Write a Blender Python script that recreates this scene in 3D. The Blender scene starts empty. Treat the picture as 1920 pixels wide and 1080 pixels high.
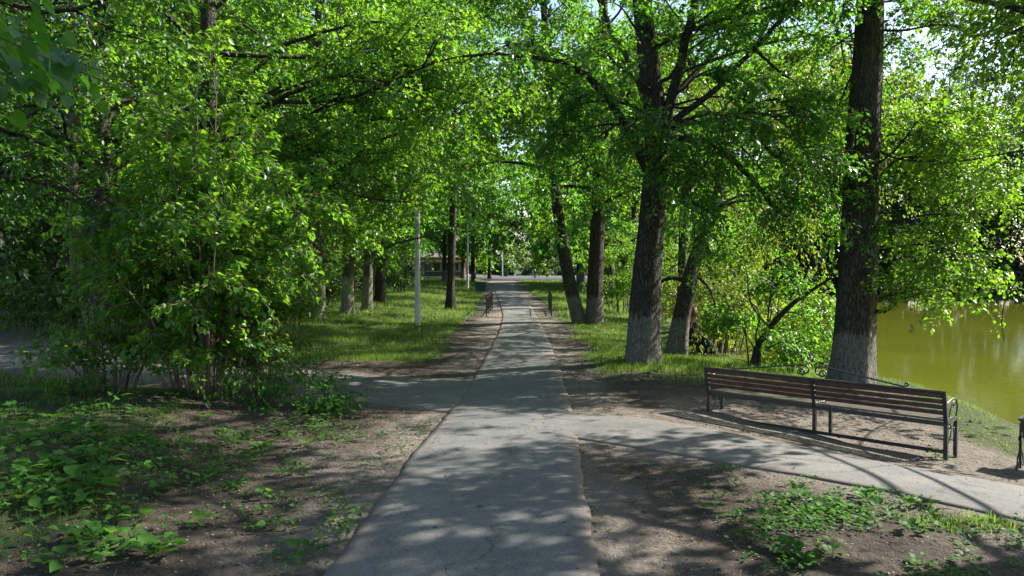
import bpy, bmesh, math, random
import numpy as np
from mathutils import Vector, Matrix

# ------------------------------------------------------------------ camera, world, sun, exposure
sc = bpy.context.scene
COL = sc.collection
FPX, EYE, HOR = 1450.0, 2.35, 497.0            # focal length in photo pixels, eye height, horizon row
PITCH = math.atan((540.0 - HOR) / FPX)
cam_d = bpy.data.cameras.new('camera'); cam = bpy.data.objects.new('camera', cam_d); COL.objects.link(cam)
cam_d.sensor_width = 36.0; cam_d.lens = 36.0 * FPX / 1920.0
cam_d.clip_start = 0.05; cam_d.clip_end = 3000
cam.location = (0, 0, EYE); cam.rotation_euler = (math.pi / 2 - PITCH, 0, 0)
sc.camera = cam

SUN_AZ, SUN_EL = math.radians(68), math.radians(38)     # azimuth clockwise from +Y (view direction)
world = bpy.data.worlds.new('World'); sc.world = world; world.use_nodes = True
wn = world.node_tree; bg = wn.nodes['Background']
sky = wn.nodes.new('ShaderNodeTexSky'); sky.sky_type = 'NISHITA'; sky.sun_disc = False
sky.sun_elevation = SUN_EL; sky.sun_rotation = SUN_AZ; sky.air_density = 1.0; sky.dust_density = 1.2; sky.ozone_density = 1.0
wn.links.new(sky.outputs[0], bg.inputs[0]); bg.inputs[1].default_value = 0.095
sd = bpy.data.lights.new('sun', 'SUN'); sun = bpy.data.objects.new('sun', sd); COL.objects.link(sun)
sd.energy = 5.0; sd.angle = math.radians(0.53); sd.color = (1.0, 0.95, 0.87)
TOSUN = Vector((math.sin(SUN_AZ) * math.cos(SUN_EL), math.cos(SUN_AZ) * math.cos(SUN_EL), math.sin(SUN_EL)))
sun.rotation_euler = TOSUN.to_track_quat('Z', 'Y').to_euler(); sun.location = (30, 20, 40)
vs = sc.view_settings; vs.view_transform = 'Standard'; vs.look = 'None'; vs.exposure = 1.68; vs.gamma = 1.0
vs.use_curve_mapping = False
cy = sc.cycles
cy.max_bounces = 8; cy.diffuse_bounces = 4; cy.glossy_bounces = 3; cy.transmission_bounces = 6; cy.transparent_max_bounces = 8
cy.sample_clamp_indirect = 6.0; cy.use_denoising = True; cy.caustics_reflective = False; cy.caustics_refractive = False

RS = np.random.RandomState(7); random.seed(7)

# ------------------------------------------------------------------ helpers
def P(px, py, D):
    """photo pixel + distance along the view axis (metres, measured on the ground) -> world point"""
    return np.array([(px - 960.0) / FPX * D, D, EYE - (py - HOR) / FPX * D])
def G(px, py, z=0.0):
    """photo pixel -> point on the level z"""
    s = (py - HOR) / (EYE - z); return np.array([(px - 960.0) / s, FPX / s, z])

def hash2(ix, iy, seed):
    h = (ix.astype(np.int64) * 374761393 + iy.astype(np.int64) * 668265263 + seed * 974711) & 0x7fffffff
    h = ((h ^ (h >> 13)) * 1274126177) & 0x7fffffff
    return ((h ^ (h >> 16)) & 0xffff) / 65535.0
def vnoise(x, y, seed=0):
    x = np.asarray(x, float); y = np.asarray(y, float)
    ix = np.floor(x); iy = np.floor(y); fx = x - ix; fy = y - iy
    fx = fx * fx * (3 - 2 * fx); fy = fy * fy * (3 - 2 * fy)
    a = hash2(ix, iy, seed); b = hash2(ix + 1, iy, seed); c = hash2(ix, iy + 1, seed); d = hash2(ix + 1, iy + 1, seed)
    return (a * (1 - fx) + b * fx) * (1 - fy) + (c * (1 - fx) + d * fx) * fy
def fbm(x, y, seed=0, o=4):
    s = 0; a = .5; t = 0
    for i in range(o):
        s = s + a * vnoise(np.asarray(x) * 2 ** i, np.asarray(y) * 2 ** i, seed + i * 17); t += a; a *= .5
    return s / t
def sstep(a, b, x):
    t = np.clip((np.asarray(x, float) - a) / (b - a), 0, 1); return t * t * (3 - 2 * t)

def mesh_np(name, V, faces, smooth=False, attrs=None):
    """V (n,3); faces = list of (m,k) int arrays"""
    me = bpy.data.meshes.new(name); V = np.asarray(V, np.float32)
    me.vertices.add(len(V)); me.vertices.foreach_set('co', V.ravel())
    loops = np.concatenate([np.asarray(f, np.int32).ravel() for f in faces])
    tot = np.concatenate([np.full(len(f), np.asarray(f).shape[1], np.int32) for f in faces])
    me.loops.add(len(loops)); me.loops.foreach_set('vertex_index', loops)
    me.polygons.add(len(tot)); me.polygons.foreach_set('loop_start', np.concatenate([[0], np.cumsum(tot)[:-1]]).astype(np.int32))
    if smooth: me.polygons.foreach_set('use_smooth', np.ones(len(tot), bool))
    for k, v in (attrs or {}).items():
        a = me.attributes.new(k, 'FLOAT', 'POINT'); a.data.foreach_set('value', np.asarray(v, np.float32))
    me.update(calc_edges=True)
    return me
def link(name, me, mat=None, parent=None, loc=None):
    o = bpy.data.objects.new(name, me); COL.objects.link(o)
    if mat is not None and me is not None and not me.materials: me.materials.append(mat)
    if parent is not None: o.parent = parent
    if loc is not None: o.location = loc
    return o
def tag(o, label, cat, group=None):
    o['label'] = label; o['category'] = cat
    if group: o['group'] = group
    return o
def thing(name, label, cat, loc=(0, 0, 0), rz=0, group=None):
    o = bpy.data.objects.new(name, None); COL.objects.link(o); o.location = tuple(loc); o.rotation_euler = (0, 0, rz)
    o.empty_display_size = .2
    return tag(o, label, cat, group)
def structure(o): o['kind'] = 'structure'; return o
def stuff(o): o['kind'] = 'stuff'; return o
def copy_tree(o, parent=None):
    c = o.copy(); COL.objects.link(c)
    if parent is not None: c.parent = parent
    for ch in list(o.children): copy_tree(ch, c)
    return c

class MB:
    """collects boxes, tubes and lathes into one mesh"""
    def __init__(s): s.v = []; s.f = []
    def add(s, V, F):
        o = len(s.v); s.v += [tuple(map(float, p)) for p in V]; s.f += [tuple(int(i) + o for i in f) for f in F]; return s
    def box(s, c, size, rz=0, bev=0.0, M=None):
        x, y, z = [d / 2 for d in size]
        if bev > 0:
            bm = bmesh.new(); bmesh.ops.create_cube(bm, size=1.0)
            for v in bm.verts: v.co = Vector((v.co.x * size[0], v.co.y * size[1], v.co.z * size[2]))
            bmesh.ops.bevel(bm, geom=list(bm.edges), offset=bev, segments=1, affect='EDGES')
            bm.verts.index_update(); V = [v.co.copy() for v in bm.verts]; F = [[v.index for v in f.verts] for f in bm.faces]; bm.free()
        else:
            V = [Vector((a * x, b * y, d * z)) for a in (-1, 1) for b in (-1, 1) for d in (-1, 1)]
            F = [(0, 1, 3, 2), (4, 6, 7, 5), (0, 4, 5, 1), (2, 3, 7, 6), (0, 2, 6, 4), (1, 5, 7, 3)]
        R = Matrix.Rotation(rz, 4, 'Z') if M is None else M
        return s.add([R @ v + Vector(c) for v in V], F)
    def tube(s, pts, r, n=8, cap=True):
        pts = [Vector(p) for p in pts]; K = len(pts); rr = r if hasattr(r, '__len__') else [r] * K
        V = []; F = []; up = None
        for i, p in enumerate(pts):
            t = (pts[min(i + 1, K - 1)] - pts[max(i - 1, 0)]).normalized()
            if up is None:
                up = Vector((0, 0, 1)) if abs(t.z) < .9 else Vector((1, 0, 0))
            a = (up - t * up.dot(t)).normalized(); b = t.cross(a); up = a
            for j in range(n):
                th = 2 * math.pi * (j + .5) / n
                V.append(p + (a * math.cos(th) + b * math.sin(th)) * rr[i])
        for i in range(K - 1):
            for j in range(n):
                F.append((i * n + j, i * n + (j + 1) % n, (i + 1) * n + (j + 1) % n, (i + 1) * n + j))
        if cap: F.append(tuple(range(n - 1, -1, -1))); F.append(tuple((K - 1) * n + j for j in range(n)))
        return s.add(V, F)
    def bar(s, a, b, w, h):
        """square bar from a to b"""
        a = Vector(a); b = Vector(b); t = (b - a).normalized(); up = Vector((0, 0, 1)) if abs(t.z) < .9 else Vector((0, 1, 0))
        x = t.cross(up).normalized(); y = x.cross(t)
        V = [q + x * (sx * w / 2) + y * (sy * h / 2) for q in (a, b) for sx, sy in ((-1, -1), (1, -1), (1, 1), (-1, 1))]
        return s.add(V, [(3, 2, 1, 0), (4, 5, 6, 7), (0, 1, 5, 4), (1, 2, 6, 5), (2, 3, 7, 6), (3, 0, 4, 7)])
    def lathe(s, prof, n=20, c=(0, 0, 0)):
        V = [(c[0] + r * math.cos(2 * math.pi * j / n), c[1] + r * math.sin(2 * math.pi * j / n), c[2] + z) for r, z in prof for j in range(n)]
        F = [(i * n + j, i * n + (j + 1) % n, (i + 1) * n + (j + 1) % n, (i + 1) * n + j) for i in range(len(prof) - 1) for j in range(n)]
        F.append(tuple(range(n - 1, -1, -1))); F.append(tuple((len(prof) - 1) * n + j for j in range(n)))
        return s.add(V, F)
    def mesh(s, name, smooth=False):
        me = bpy.data.meshes.new(name); me.from_pydata(s.v, [], s.f)
        if smooth: me.polygons.foreach_set('use_smooth', [True] * len(s.f))
        me.update(); return me
    def build(s, name, mat, parent=None, loc=None, smooth=False):
        return link(name, s.mesh(name, smooth), mat, parent, loc)

# ------------------------------------------------------------------ materials
def newmat(name):
    m = bpy.data.materials.new(name); m.use_nodes = True; nt = m.node_tree
    b = nt.nodes['Principled BSDF']; return m, nt, b
def nd(nt, t, **kw):
    n = nt.nodes.new(t)
    for k, v in kw.items():
        if k.startswith('i_'):
            key = k[2:]; key = int(key) if key.isdigit() else key.replace('_', ' ')
            n.inputs[key].default_value = v
        else: setattr(n, k, v)
    return n
def ramp(nt, fac, stops):
    r = nt.nodes.new('ShaderNodeValToRGB'); el = r.color_ramp.elements
    while len(el) < len(stops): el.new(.5)
    for e, (p, c) in zip(el, stops): e.position = p; e.color = (c[0], c[1], c[2], 1)
    nt.links.new(fac, r.inputs[0]); return r.outputs[0]
def coords(nt, kind='Object', scale=(1, 1, 1)):
    t = nt.nodes.new('ShaderNodeTexCoord'); m = nt.nodes.new('ShaderNodeMapping'); m.inputs['Scale'].default_value = scale
    nt.links.new(t.outputs[kind], m.inputs[0]); return m.outputs[0]
def noise(nt, vec, scale, detail=4, rough=.55):
    n = nd(nt, 'ShaderNodeTexNoise', i_Scale=scale, i_Detail=detail, i_Roughness=rough); nt.links.new(vec, n.inputs['Vector']); return n.outputs['Fac']
def bump(nt, b, h, strength, dist):
    n = nd(nt, 'ShaderNodeBump', i_Strength=strength, i_Distance=dist); nt.links.new(h, n.inputs['Height']); nt.links.new(n.outputs[0], b.inputs['Normal']); return n
def mixc(nt, fac, a, c, mode='MIX'):
    n = nt.nodes.new('ShaderNodeMix'); n.data_type = 'RGBA'; n.blend_type = mode
    for s, v in ((n.inputs[0], fac), (n.inputs[6], a), (n.inputs[7], c)):
        if hasattr(v, 'is_linked') or hasattr(v, 'links'): nt.links.new(v, s)
        elif isinstance(v, (int, float)): s.default_value = v
        else: s.default_value = (v[0], v[1], v[2], 1)
    return n.outputs[2]
def math_(nt, op, a, b=0.0, c=None):
    n = nd(nt, 'ShaderNodeMath', operation=op)
    for i, v in enumerate((a, b, c)):
        if v is None: continue
        if hasattr(v, 'links'): nt.links.new(v, n.inputs[i])
        else: n.inputs[i].default_value = v
    return n.outputs[0]

def leaf_mat(name, dark, light, tdark, tlight, trans=.5, rough=.42, spec=.45):
    m, nt, b = newmat(name)
    at = nd(nt, 'ShaderNodeAttribute', attribute_name='tint')
    c = ramp(nt, at.outputs['Fac'], [(0, dark), (1, light)])
    ct = ramp(nt, at.outputs['Fac'], [(0, tdark), (1, tlight)])
    nt.links.new(c, b.inputs['Base Color']); b.inputs['Roughness'].default_value = rough
    b.inputs['Specular IOR Level'].default_value = spec
    tr = nt.nodes.new('ShaderNodeBsdfTranslucent'); nt.links.new(ct, tr.inputs[0])
    mx = nd(nt, 'ShaderNodeMixShader', i_0=trans); nt.links.new(b.outputs[0], mx.inputs[1]); nt.links.new(tr.outputs[0], mx.inputs[2])
    nt.links.new(mx.outputs[0], nt.nodes['Material Output'].inputs[0]); return m
def plain(name, col, rough=.6, metal=0.0, var=.15, scale=20, bmp=0.0, spec=.5):
    m, nt, b = newmat(name); v = coords(nt); n = noise(nt, v, scale)
    lo = [c * (1 - var) for c in col]; hi = [c * (1 + var) for c in col]
    nt.links.new(ramp(nt, n, [(.3, lo), (.7, hi)]), b.inputs['Base Color'])
    b.inputs['Roughness'].default_value = rough; b.inputs['Metallic'].default_value = metal; b.inputs['Specular IOR Level'].default_value = spec
    if bmp: bump(nt, b, n, bmp, .01)
    return m

def asphalt_mat(name, lo, hi, dusty):
    m, nt, b = newmat(name); v = coords(nt)
    big = noise(nt, v, .7, 5, .6); mid = noise(nt, v, 6, 4); fine = noise(nt, v, 160, 2, .7)
    c = ramp(nt, big, [(.3, lo), (.72, hi)])
    c = mixc(nt, math_(nt, 'MULTIPLY', mid, .35), c, dusty)
    vo = nd(nt, 'ShaderNodeTexVoronoi', i_Scale=95.0, feature='F1'); nt.links.new(v, vo.inputs['Vector'])
    sp = ramp(nt, vo.outputs['Color'], [(.0, (.55, .55, .55)), (.5, (1, 1, 1)), (1, (1.5, 1.48, 1.42))])
    c = mixc(nt, .75, c, sp, 'MULTIPLY')
    # repair patches of another age, and soil trodden in along the edges
    pv = nd(nt, 'ShaderNodeTexVoronoi', i_Scale=.33, feature='F1'); nt.links.new(v, pv.inputs['Vector']); ps = nt.nodes.new('ShaderNodeSeparateColor'); nt.links.new(pv.outputs['Color'], ps.inputs[0])
    c = mixc(nt, 1.0, c, ramp(nt, ps.outputs[0], [(0, (.86, .87, .88)), (.5, (1, 1, 1)), (1, (1.1, 1.08, 1.05))]), 'MULTIPLY')
    st = noise(nt, v, 2.3, 5, .65); c = mixc(nt, 1.0, c, ramp(nt, st, [(.3, (.78, .79, .80)), (.52, (1, 1, 1)), (.75, (1.14, 1.11, 1.06))]), 'MULTIPLY')
    ed = nd(nt, 'ShaderNodeAttribute', attribute_name='edge')
    em = math_(nt, 'ADD', ed.outputs['Fac'], math_(nt, 'MULTIPLY', math_(nt, 'SUBTRACT', noise(nt, v, 5, 6, .7), .5), .55))
    c = mixc(nt, ramp(nt, em, [(.0, (.9, .9, .9)), (.10, (.55, .55, .55)), (.26, (0, 0, 0))]), c, (.125, .105, .085))
    # thin cracks
    vm = nt.nodes.new('ShaderNodeVectorMath'); vm.operation = 'ADD'
    nn = nd(nt, 'ShaderNodeTexNoise', i_Scale=1.6, i_Detail=5.0); nt.links.new(v, nn.inputs['Vector'])
    nt.links.new(v, vm.inputs[0]); nt.links.new(nn.outputs['Color'], vm.inputs[1])
    cr = nd(nt, 'ShaderNodeTexVoronoi', i_Scale=.42, feature='DISTANCE_TO_EDGE'); nt.links.new(vm.outputs[0], cr.inputs['Vector'])
    ck = ramp(nt, cr.outputs['Distance'], [(0, (.35, .34, .33)), (.006, (1, 1, 1))])
    c = mixc(nt, .8, c, ck, 'MULTIPLY')
    nt.links.new(c, b.inputs['Base Color']); b.inputs['Roughness'].default_value = .85; b.inputs['Specular IOR Level'].default_value = .35
    h = math_(nt, 'ADD', math_(nt, 'MULTIPLY', vo.outputs['Distance'], .6), fine)
    bump(nt, b, h, .55, .006); return m

M_ASPH = asphalt_mat('asphalt', (.086, .089, .089), (.128, .128, .123), (.165, .155, .138))
M_ASPH2 = asphalt_mat('old_asphalt', (.088, .088, .085), (.130, .127, .120), (.165, .152, .132))

def ground_mat():
    m, nt, b = newmat('soil'); v = coords(nt)
    at = nd(nt, 'ShaderNodeAttribute', attribute_name='grass'); dr = nd(nt, 'ShaderNodeAttribute', attribute_name='dry')
    n1 = noise(nt, v, 1.3, 6, .6); n2 = noise(nt, v, 14, 5, .65); n3 = noise(nt, v, 75, 4, .7)
    wet = ramp(nt, n1, [(.32, (.034, .028, .023)), (.68, (.085, .068, .052))])
    dry = ramp(nt, n1, [(.3, (.125, .108, .09)), (.7, (.19, .168, .142))])
    c = mixc(nt, dr.outputs['Fac'], wet, dry)
    sp = ramp(nt, n3, [(.28, (.5, .48, .45)), (.5, (1, 1, 1)), (.74, (1.7, 1.55, 1.4))])
    c = mixc(nt, .8, c, sp, 'MULTIPLY')
    sp2 = ramp(nt, n2, [(.3, (.7, .7, .7)), (.7, (1.25, 1.22, 1.18))]); c = mixc(nt, .8, c, sp2, 'MULTIPLY')
    gr = ramp(nt, n2, [(.3, (.030, .042, .014)), (.7, (.055, .075, .022))])
    c = mixc(nt, at.outputs['Fac'], c, gr)
    nt.links.new(c, b.inputs['Base Color']); b.inputs['Roughness'].default_value = .95; b.inputs['Specular IOR Level'].default_value = .2
    bump(nt, b, math_(nt, 'ADD', math_(nt, 'MULTIPLY', noise(nt, v, 4.5, 4, .6), 5.0), math_(nt, 'ADD', math_(nt, 'MULTIPLY', n2, 2.4), n3)), 1.0, .024); return m
M_ROAD = asphalt_mat('road_asphalt', (.050, .052, .055), (.075, .076, .078), (.09, .085, .08))
M_SOIL = ground_mat()

def water_mat():
    m, nt, b = newmat('pond_water'); v = coords(nt, scale=(1, .42, 1))
    big = noise(nt, coords(nt), .12, 3)
    nt.links.new(ramp(nt, big, [(.3, (.080, .092, .010)), (.7, (.108, .118, .013))]), b.inputs['Base Color'])
    b.inputs['Roughness'].default_value = .06; b.inputs['IOR'].default_value = 1.33; b.inputs['Specular IOR Level'].default_value = .5
    h = math_(nt, 'ADD', noise(nt, v, 3.2, 3, .5), math_(nt, 'MULTIPLY', noise(nt, v, 11, 2, .5), .3))
    bump(nt, b, h, .12, .04); return m
M_WATER = water_mat()

def bark_mat(name, lo, hi, wash=0.0, washcol=(.27, .255, .22)):
    m, nt, b = newmat(name)
    v = coords(nt, scale=(1, 1, .16)); vo = coords(nt)
    n1 = noise(nt, v, 26, 6, .65); n2 = noise(nt, vo, 3.5, 5, .6)
    vm = nt.nodes.new('ShaderNodeVectorMath'); vm.operation = 'ADD'; n0 = nd(nt, 'ShaderNodeTexNoise', i_Scale=5.0, i_Detail=4.0); nt.links.new(vo, n0.inputs['Vector'])
    v2 = nt.nodes.new('ShaderNodeVectorMath'); v2.operation = 'SCALE'; v2.inputs[3].default_value = .12; nt.links.new(n0.outputs['Color'], v2.inputs[0]); nt.links.new(v, vm.inputs[0]); nt.links.new(v2.outputs[0], vm.inputs[1])
    vr = nd(nt, 'ShaderNodeTexVoronoi', i_Scale=24.0, feature='DISTANCE_TO_EDGE'); nt.links.new(vm.outputs[0], vr.inputs['Vector'])
    ridge = ramp(nt, vr.outputs['Distance'], [(0, (0, 0, 0)), (.28, (1, 1, 1))])
    hh = math_(nt, 'ADD', math_(nt, 'MULTIPLY', ridge, .42), math_(nt, 'MULTIPLY', n1, 1.05))
    c = ramp(nt, hh, [(.35, [x * .55 for x in lo]), (.7, lo), (1.15, hi)])
    moss = ramp(nt, n2, [(.55, (0, 0, 0)), (.72, (1, 1, 1))])
    c = mixc(nt, math_(nt, 'MULTIPLY', moss, .35), c, (.085, .09, .035))
    if wash > 0:
        tc = nt.nodes.new('ShaderNodeTexCoord'); sx = nt.nodes.new('ShaderNodeSeparateXYZ'); nt.links.new(tc.outputs['Object'], sx.inputs[0])
        zz = math_(nt, 'ADD', sx.outputs[2], math_(nt, 'MULTIPLY', math_(nt, 'SUBTRACT', noise(nt, v, 9, 5, .7), .5), 1.0))
        e = ramp(nt, math_(nt, 'DIVIDE', zz, wash), [(.0, (.35, .35, .35)), (.12, (1, 1, 1)), (.94, (1, 1, 1)), (1.0, (0, 0, 0))])
        worn = ramp(nt, hh, [(.35, (.25, .25, .25)), (.9, (1, 1, 1))])
        c = mixc(nt, math_(nt, 'MULTIPLY', math_(nt, 'MULTIPLY', e, worn), .52), c, washcol)
    nt.links.new(c, b.inputs['Base Color']); b.inputs['Roughness'].default_value = .92; b.inputs['Specular IOR Level'].default_value = .2
    bump(nt, b, hh, 1.0, .035); return m
BK_LO, BK_HI = (.037, .031, .025), (.096, .083, .068)
M_BARK = bark_mat('bark', BK_LO, BK_HI)
M_BARKW = bark_mat('bark_whitewashed', BK_LO, BK_HI, 1.28)
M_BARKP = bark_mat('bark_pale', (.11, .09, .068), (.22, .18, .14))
M_BARKPW = bark_mat('bark_pale_whitewashed', (.07, .06, .042), (.15, .13, .09), 1.7, (.36, .35, .25))
M_TWIG = plain('twig_bark', (.062, .048, .034), .85, var=.4, scale=6)
M_TWIGP = plain('shrub_stem', (.16, .11, .08), .8, var=.4, scale=5)

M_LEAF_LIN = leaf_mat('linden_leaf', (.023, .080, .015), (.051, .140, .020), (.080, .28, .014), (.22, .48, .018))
M_LEAF_BRI = leaf_mat('maple_leaf', (.033, .094, .016), (.072, .162, .022), (.13, .33, .014), (.32, .54, .020))
M_LEAF_SHR = leaf_mat('shrub_leaf', (.038, .110, .020), (.085, .185, .030), (.14, .38, .014), (.34, .60, .022), .48, .38, .45)
M_LEAF_DRK = leaf_mat('shaded_leaf', (.016, .050, .012), (.038, .092, .016), (.05, .17, .010), (.13, .30, .012))  # shade of the left-hand crowns put into a darker leaf colour
M_LEAF_WIL = leaf_mat('willow_leaf', (.055, .095, .022), (.095, .15, .034), (.19, .29, .02), (.33, .42, .03))
M_LEAF_FAR = leaf_mat('far_leaf', (.030, .070, .020), (.058, .110, .028), (.09, .18, .02), (.16, .28, .03))
M_LEAF_CON = leaf_mat('dark_leaf', (.016, .038, .022), (.030, .062, .030), (.025, .06, .02), (.05, .10, .03), .3)
M_WEED = leaf_mat('weed_leaf', (.026, .090, .016), (.060, .145, .022), (.07, .25, .014), (.17, .36, .02), .38, .6, .18)
M_GRASS = leaf_mat('grass_blade', (.036, .098, .016), (.115, .170, .040), (.11, .29, .014), (.32, .42, .05), .45, .5, .3)

M_BLACK = plain('black_iron', (.014, .014, .015), .38, .0, .3, 30, .1, .6)
M_SLAT = plain('bench_wood', (.060, .031, .025), .42, .0, .35, 9, .15, .5)
M_SEAT = plain('seat_wood_glint', (.085, .068, .055), .4, .0, .3, 9, .15, .5)  # lighter than the back slats: sun glints put into the colour
M_CONC = plain('concrete', (.46, .46, .44), .85, 0, .12, 25, .2)
M_GREEN = plain('green_paint', (.012, .065, .040), .5, 0, .2, 10)
M_TEAL = plain('teal_sheet', (.012, .085, .11), .5, .2, .15, 6)
M_RED = plain('red_paint', (.42, .02, .025), .5, 0, .15, 8)
M_WHITE = plain('white_paint', (.72, .72, .70), .5, 0, .08, 8)
M_GLASSD = plain('dark_glass', (.02, .025, .028), .08, 0, .1, 3)
M_GREYW = plain('grey_wall', (.11, .105, .095), .8, 0, .15, 5)
M_RUB = plain('tyre_rubber', (.018, .018, .018), .8)
M_SKIN = plain('skin', (.50, .27, .19), .5, 0, .06, 30)
M_HAIR = plain('dark_hair', (.015, .012, .010), .5, 0, .3, 60)
M_HAIRR = plain('reddish_hair', (.20, .075, .03), .5, 0, .3, 60)
M_CLB = plain('black_cloth', (.012, .012, .014), .85, 0, .25, 30, .2)
M_CLN = plain('navy_cloth', (.013, .02, .045), .85, 0, .25, 30, .2)
M_CLO = plain('orange_cloth', (.26, .085, .05), .85, 0, .2, 30, .2)
M_CLP = plain('lilac_cloth', (.28, .24, .42), .85, 0, .2, 30, .2)
M_LITTER = leaf_mat('leaf_litter', (.05, .032, .02), (.26, .18, .11), (.05, .03, .02), (.15, .10, .06), .1, .8, .2)
M_STONE = plain('pebble', (.20, .18, .16), .9, 0, .4, 14)

# ------------------------------------------------------------------ ground, water, paths
SHORE = np.array([(-40, 12.5), (0, 11.5), (7.5, 9.9), (9.5, 8.7), (12, 8.2), (15, 8.9), (18, 9.3), (20.5, 8.2), (23.5, 6.5), (27, 6.8), (34, 7.5), (46, 8.4), (70, 10.5), (90, 14)])
def shore(y): return np.interp(y, SHORE[:, 0], SHORE[:, 1]) + .35 * (fbm(np.asarray(y) * .5, np.asarray(y) * 0 + 3.1, 5, 3) - .5)
FAR = np.array([(6, 92), (14, 88), (24, 76), (40, 72), (70, 68), (110, 60)])
def pond_d(x, y):
    """metres into the pond (positive) from its nearest shore"""
    d1 = x - shore(y); d2 = (np.interp(x, FAR[:, 0], FAR[:, 1]) - y) * .8; d3 = 120 - x
    return np.minimum(np.minimum(d1, d2), d3)
WATER_Z = -0.72
PL = [(-.4, -1.41, .665), (5.84, -1.41, .665), (7.5, -1.32, .74), (9.13, -1.23, .82), (11.6, -1.06, .95), (14, -.87, 1.0), (18.6, -.71, 1.09), (27.7, -.44, 1.15), (36.6, -.43, 1.09), (46.7, -.74, 1.05),
      (58.7, -1.17, .81), (71, -1.57, .42), (85, -2.0, .2), (100, -2.5, .05), (112, -2.9, -.2)]
PL = np.array(PL); PL[0, 0] = -6
def path_gap(x, y):
    l = np.interp(y, PL[:, 0], PL[:, 1]); r = np.interp(y, PL[:, 0], PL[:, 2]); return np.maximum(l - x, x - r)
LBC = np.array([(-.4, 13.9), (-2, 14.5), (-4, 15.3), (-8, 16.9), (-12.5, 19.4), (-18, 22.8), (-30, 30), (-60, 45)])
LBW = np.array([3.6, 3.0, 2.5, 2.1, 2.0, 2.0, 2.0, 2.0])
RBU = np.array([(.6, 12.5), (.94, 12.25), (1.98, 11.75), (2.78, 11.0), (3.35, 10.5), (4.5, 9.6), (5.75, 8.6), (8.5, 6.4), (13, 2.5), (18, -3)])
RBL = np.array([(.6, 10.6), (.88, 10.4), (1.5, 9.95), (2.16, 9.4), (2.9, 8.8), (4.0, 7.85), (4.67, 7.05), (7.3, 4.7), (11.5, .8), (16.5, -4.5)])
def seg_dist(x, y, pts):
    best = np.full(np.shape(x), 1e9)
    for a, b in zip(pts[:-1], pts[1:]):
        d = b - a; t = np.clip(((x - a[0]) * d[0] + (y - a[1]) * d[1]) / (d @ d), 0, 1)
        best = np.minimum(best, np.hypot(x - a[0] - t * d[0], y - a[1] - t * d[1]))
    return best
RBC = (RBU + RBL) / 2
def paved(x, y):
    return np.minimum(np.minimum(path_gap(x, y), seg_dist(x, y, LBC) - 1.2), seg_dist(x, y, RBC) - .95)
def hz(x, y):
    x = np.asarray(x, float); y = np.asarray(y, float)
    d = pond_d(x, y); g = paved(x, y)
    z = -.36 * sstep(-6, -.6, d) - 1.25 * sstep(-.6, 3.2, d)
    off = sstep(0, 1.4, g)
    z = z + off * ((fbm(x * .45, y * .45, 11, 4) - .5) * .16 + (fbm(x * 2.2, y * 2.2, 12, 3) - .5) * .05)
    z = z + .30 * sstep(1.5, 5.5, -x - 1.0 + .0 * y) * sstep(4, 9, y) * sstep(15, 12.0, y) * sstep(0, 2.2, g)     # soil mound under the shrub
    z = z + .35 * sstep(2.5, 9, -x) * sstep(17.5, 24, y) * sstep(0, 2.5, g) + .22 * sstep(90, 140, y)
    return z
def grassmask(x, y):
    n = fbm(x * .55, y * .55, 31, 4); d = pond_d(x, y); g = paved(x, y)
    m = sstep(18.0, 19.6, y + (n - .5) * 3) * sstep(.9, 1.7, -x + (n - .5) * 1.6 - .6 + .012 * np.maximum(y - 30, 0)) * sstep(.8, 1.7, g + (n - .5))
    m2 = sstep(15.0, 17, y + (n - .5) * 4 - .3 * np.maximum(0, 3 - x)) * sstep(.75, 1.5, path_gap(x, y) + (n - .5) * 1.3) * (x > 0) * sstep(1.2, -.2, d)
    m2 = m2 * (1 - .85 * sstep(3.9, 5.0, x) * sstep(17.2, 15.8, y))
    m3 = sstep(-1.3, -.6, d + (n - .5) * 1.2) * sstep(.7, .1, d)
    m4 = .75 * sstep(-3.4, -4.8, x + (n - .5) * 3.5 - .28 * (y - 7).clip(-9, 9) * -1) * sstep(5.5, 6.5, y) * (y < 20) * sstep(.2, .7, g)
    m5 = sstep(.62, .1, np.hypot((x - 4.25) * .8, (y - 6.95) * 1.5) + (n - .5) * .5)
    far = sstep(112, 118, y) * sstep(150, 146, y)
    m = np.maximum.reduce([m, m2, m3, m4, m5]) * (1 - far)
    return np.clip(m, 0, 1)
def axis(parts):
    out = [parts[0][0]]
    for a, b, s in parts: out += list(np.linspace(a, b, max(2, int(round((b - a) / s)) + 1))[1:])
    return np.array(out)
gx = axis([(-600, -90, 60), (-90, -30, 6), (-30, -11, 1.0), (-11, 11, .15), (11, 30, 1.0), (30, 130, 6), (130, 700, 60)])
gy = axis([(-60, 2, 4), (2, 4.5, .4), (4.5, 20, .15), (20, 45, .35), (45, 100, 1.2), (100, 260, 5), (260, 1500, 80)])
X, Y = np.meshgrid(gx, gy); Z = hz(X, Y)
nx, ny = len(gx), len(gy); idx = np.arange(nx * ny).reshape(ny, nx)
F = np.stack([idx[:-1, :-1], idx[:-1, 1:], idx[1:, 1:], idx[1:, :-1]], -1).reshape(-1, 4)
gm = np.maximum(grassmask(X, Y), np.maximum(sstep(148, 150, Y), np.maximum(sstep(-14, -18, X) * sstep(2, 3, paved(X, Y)), sstep(60, 66, Y) * sstep(9, 12, X))) * (1 - sstep(111, 113, Y) * sstep(150, 148, Y)))
dry = np.clip(sstep(1.1, .1, paved(X, Y) + (fbm(X * .8, Y * .8, 41, 3) - .5) * 1.6) + sstep(2.0, 3.0, X) * sstep(15, 12.5, Y) * sstep(9.0, 10.5, Y + .9 * (X - 4.5)) * .9, 0, 1)
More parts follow.
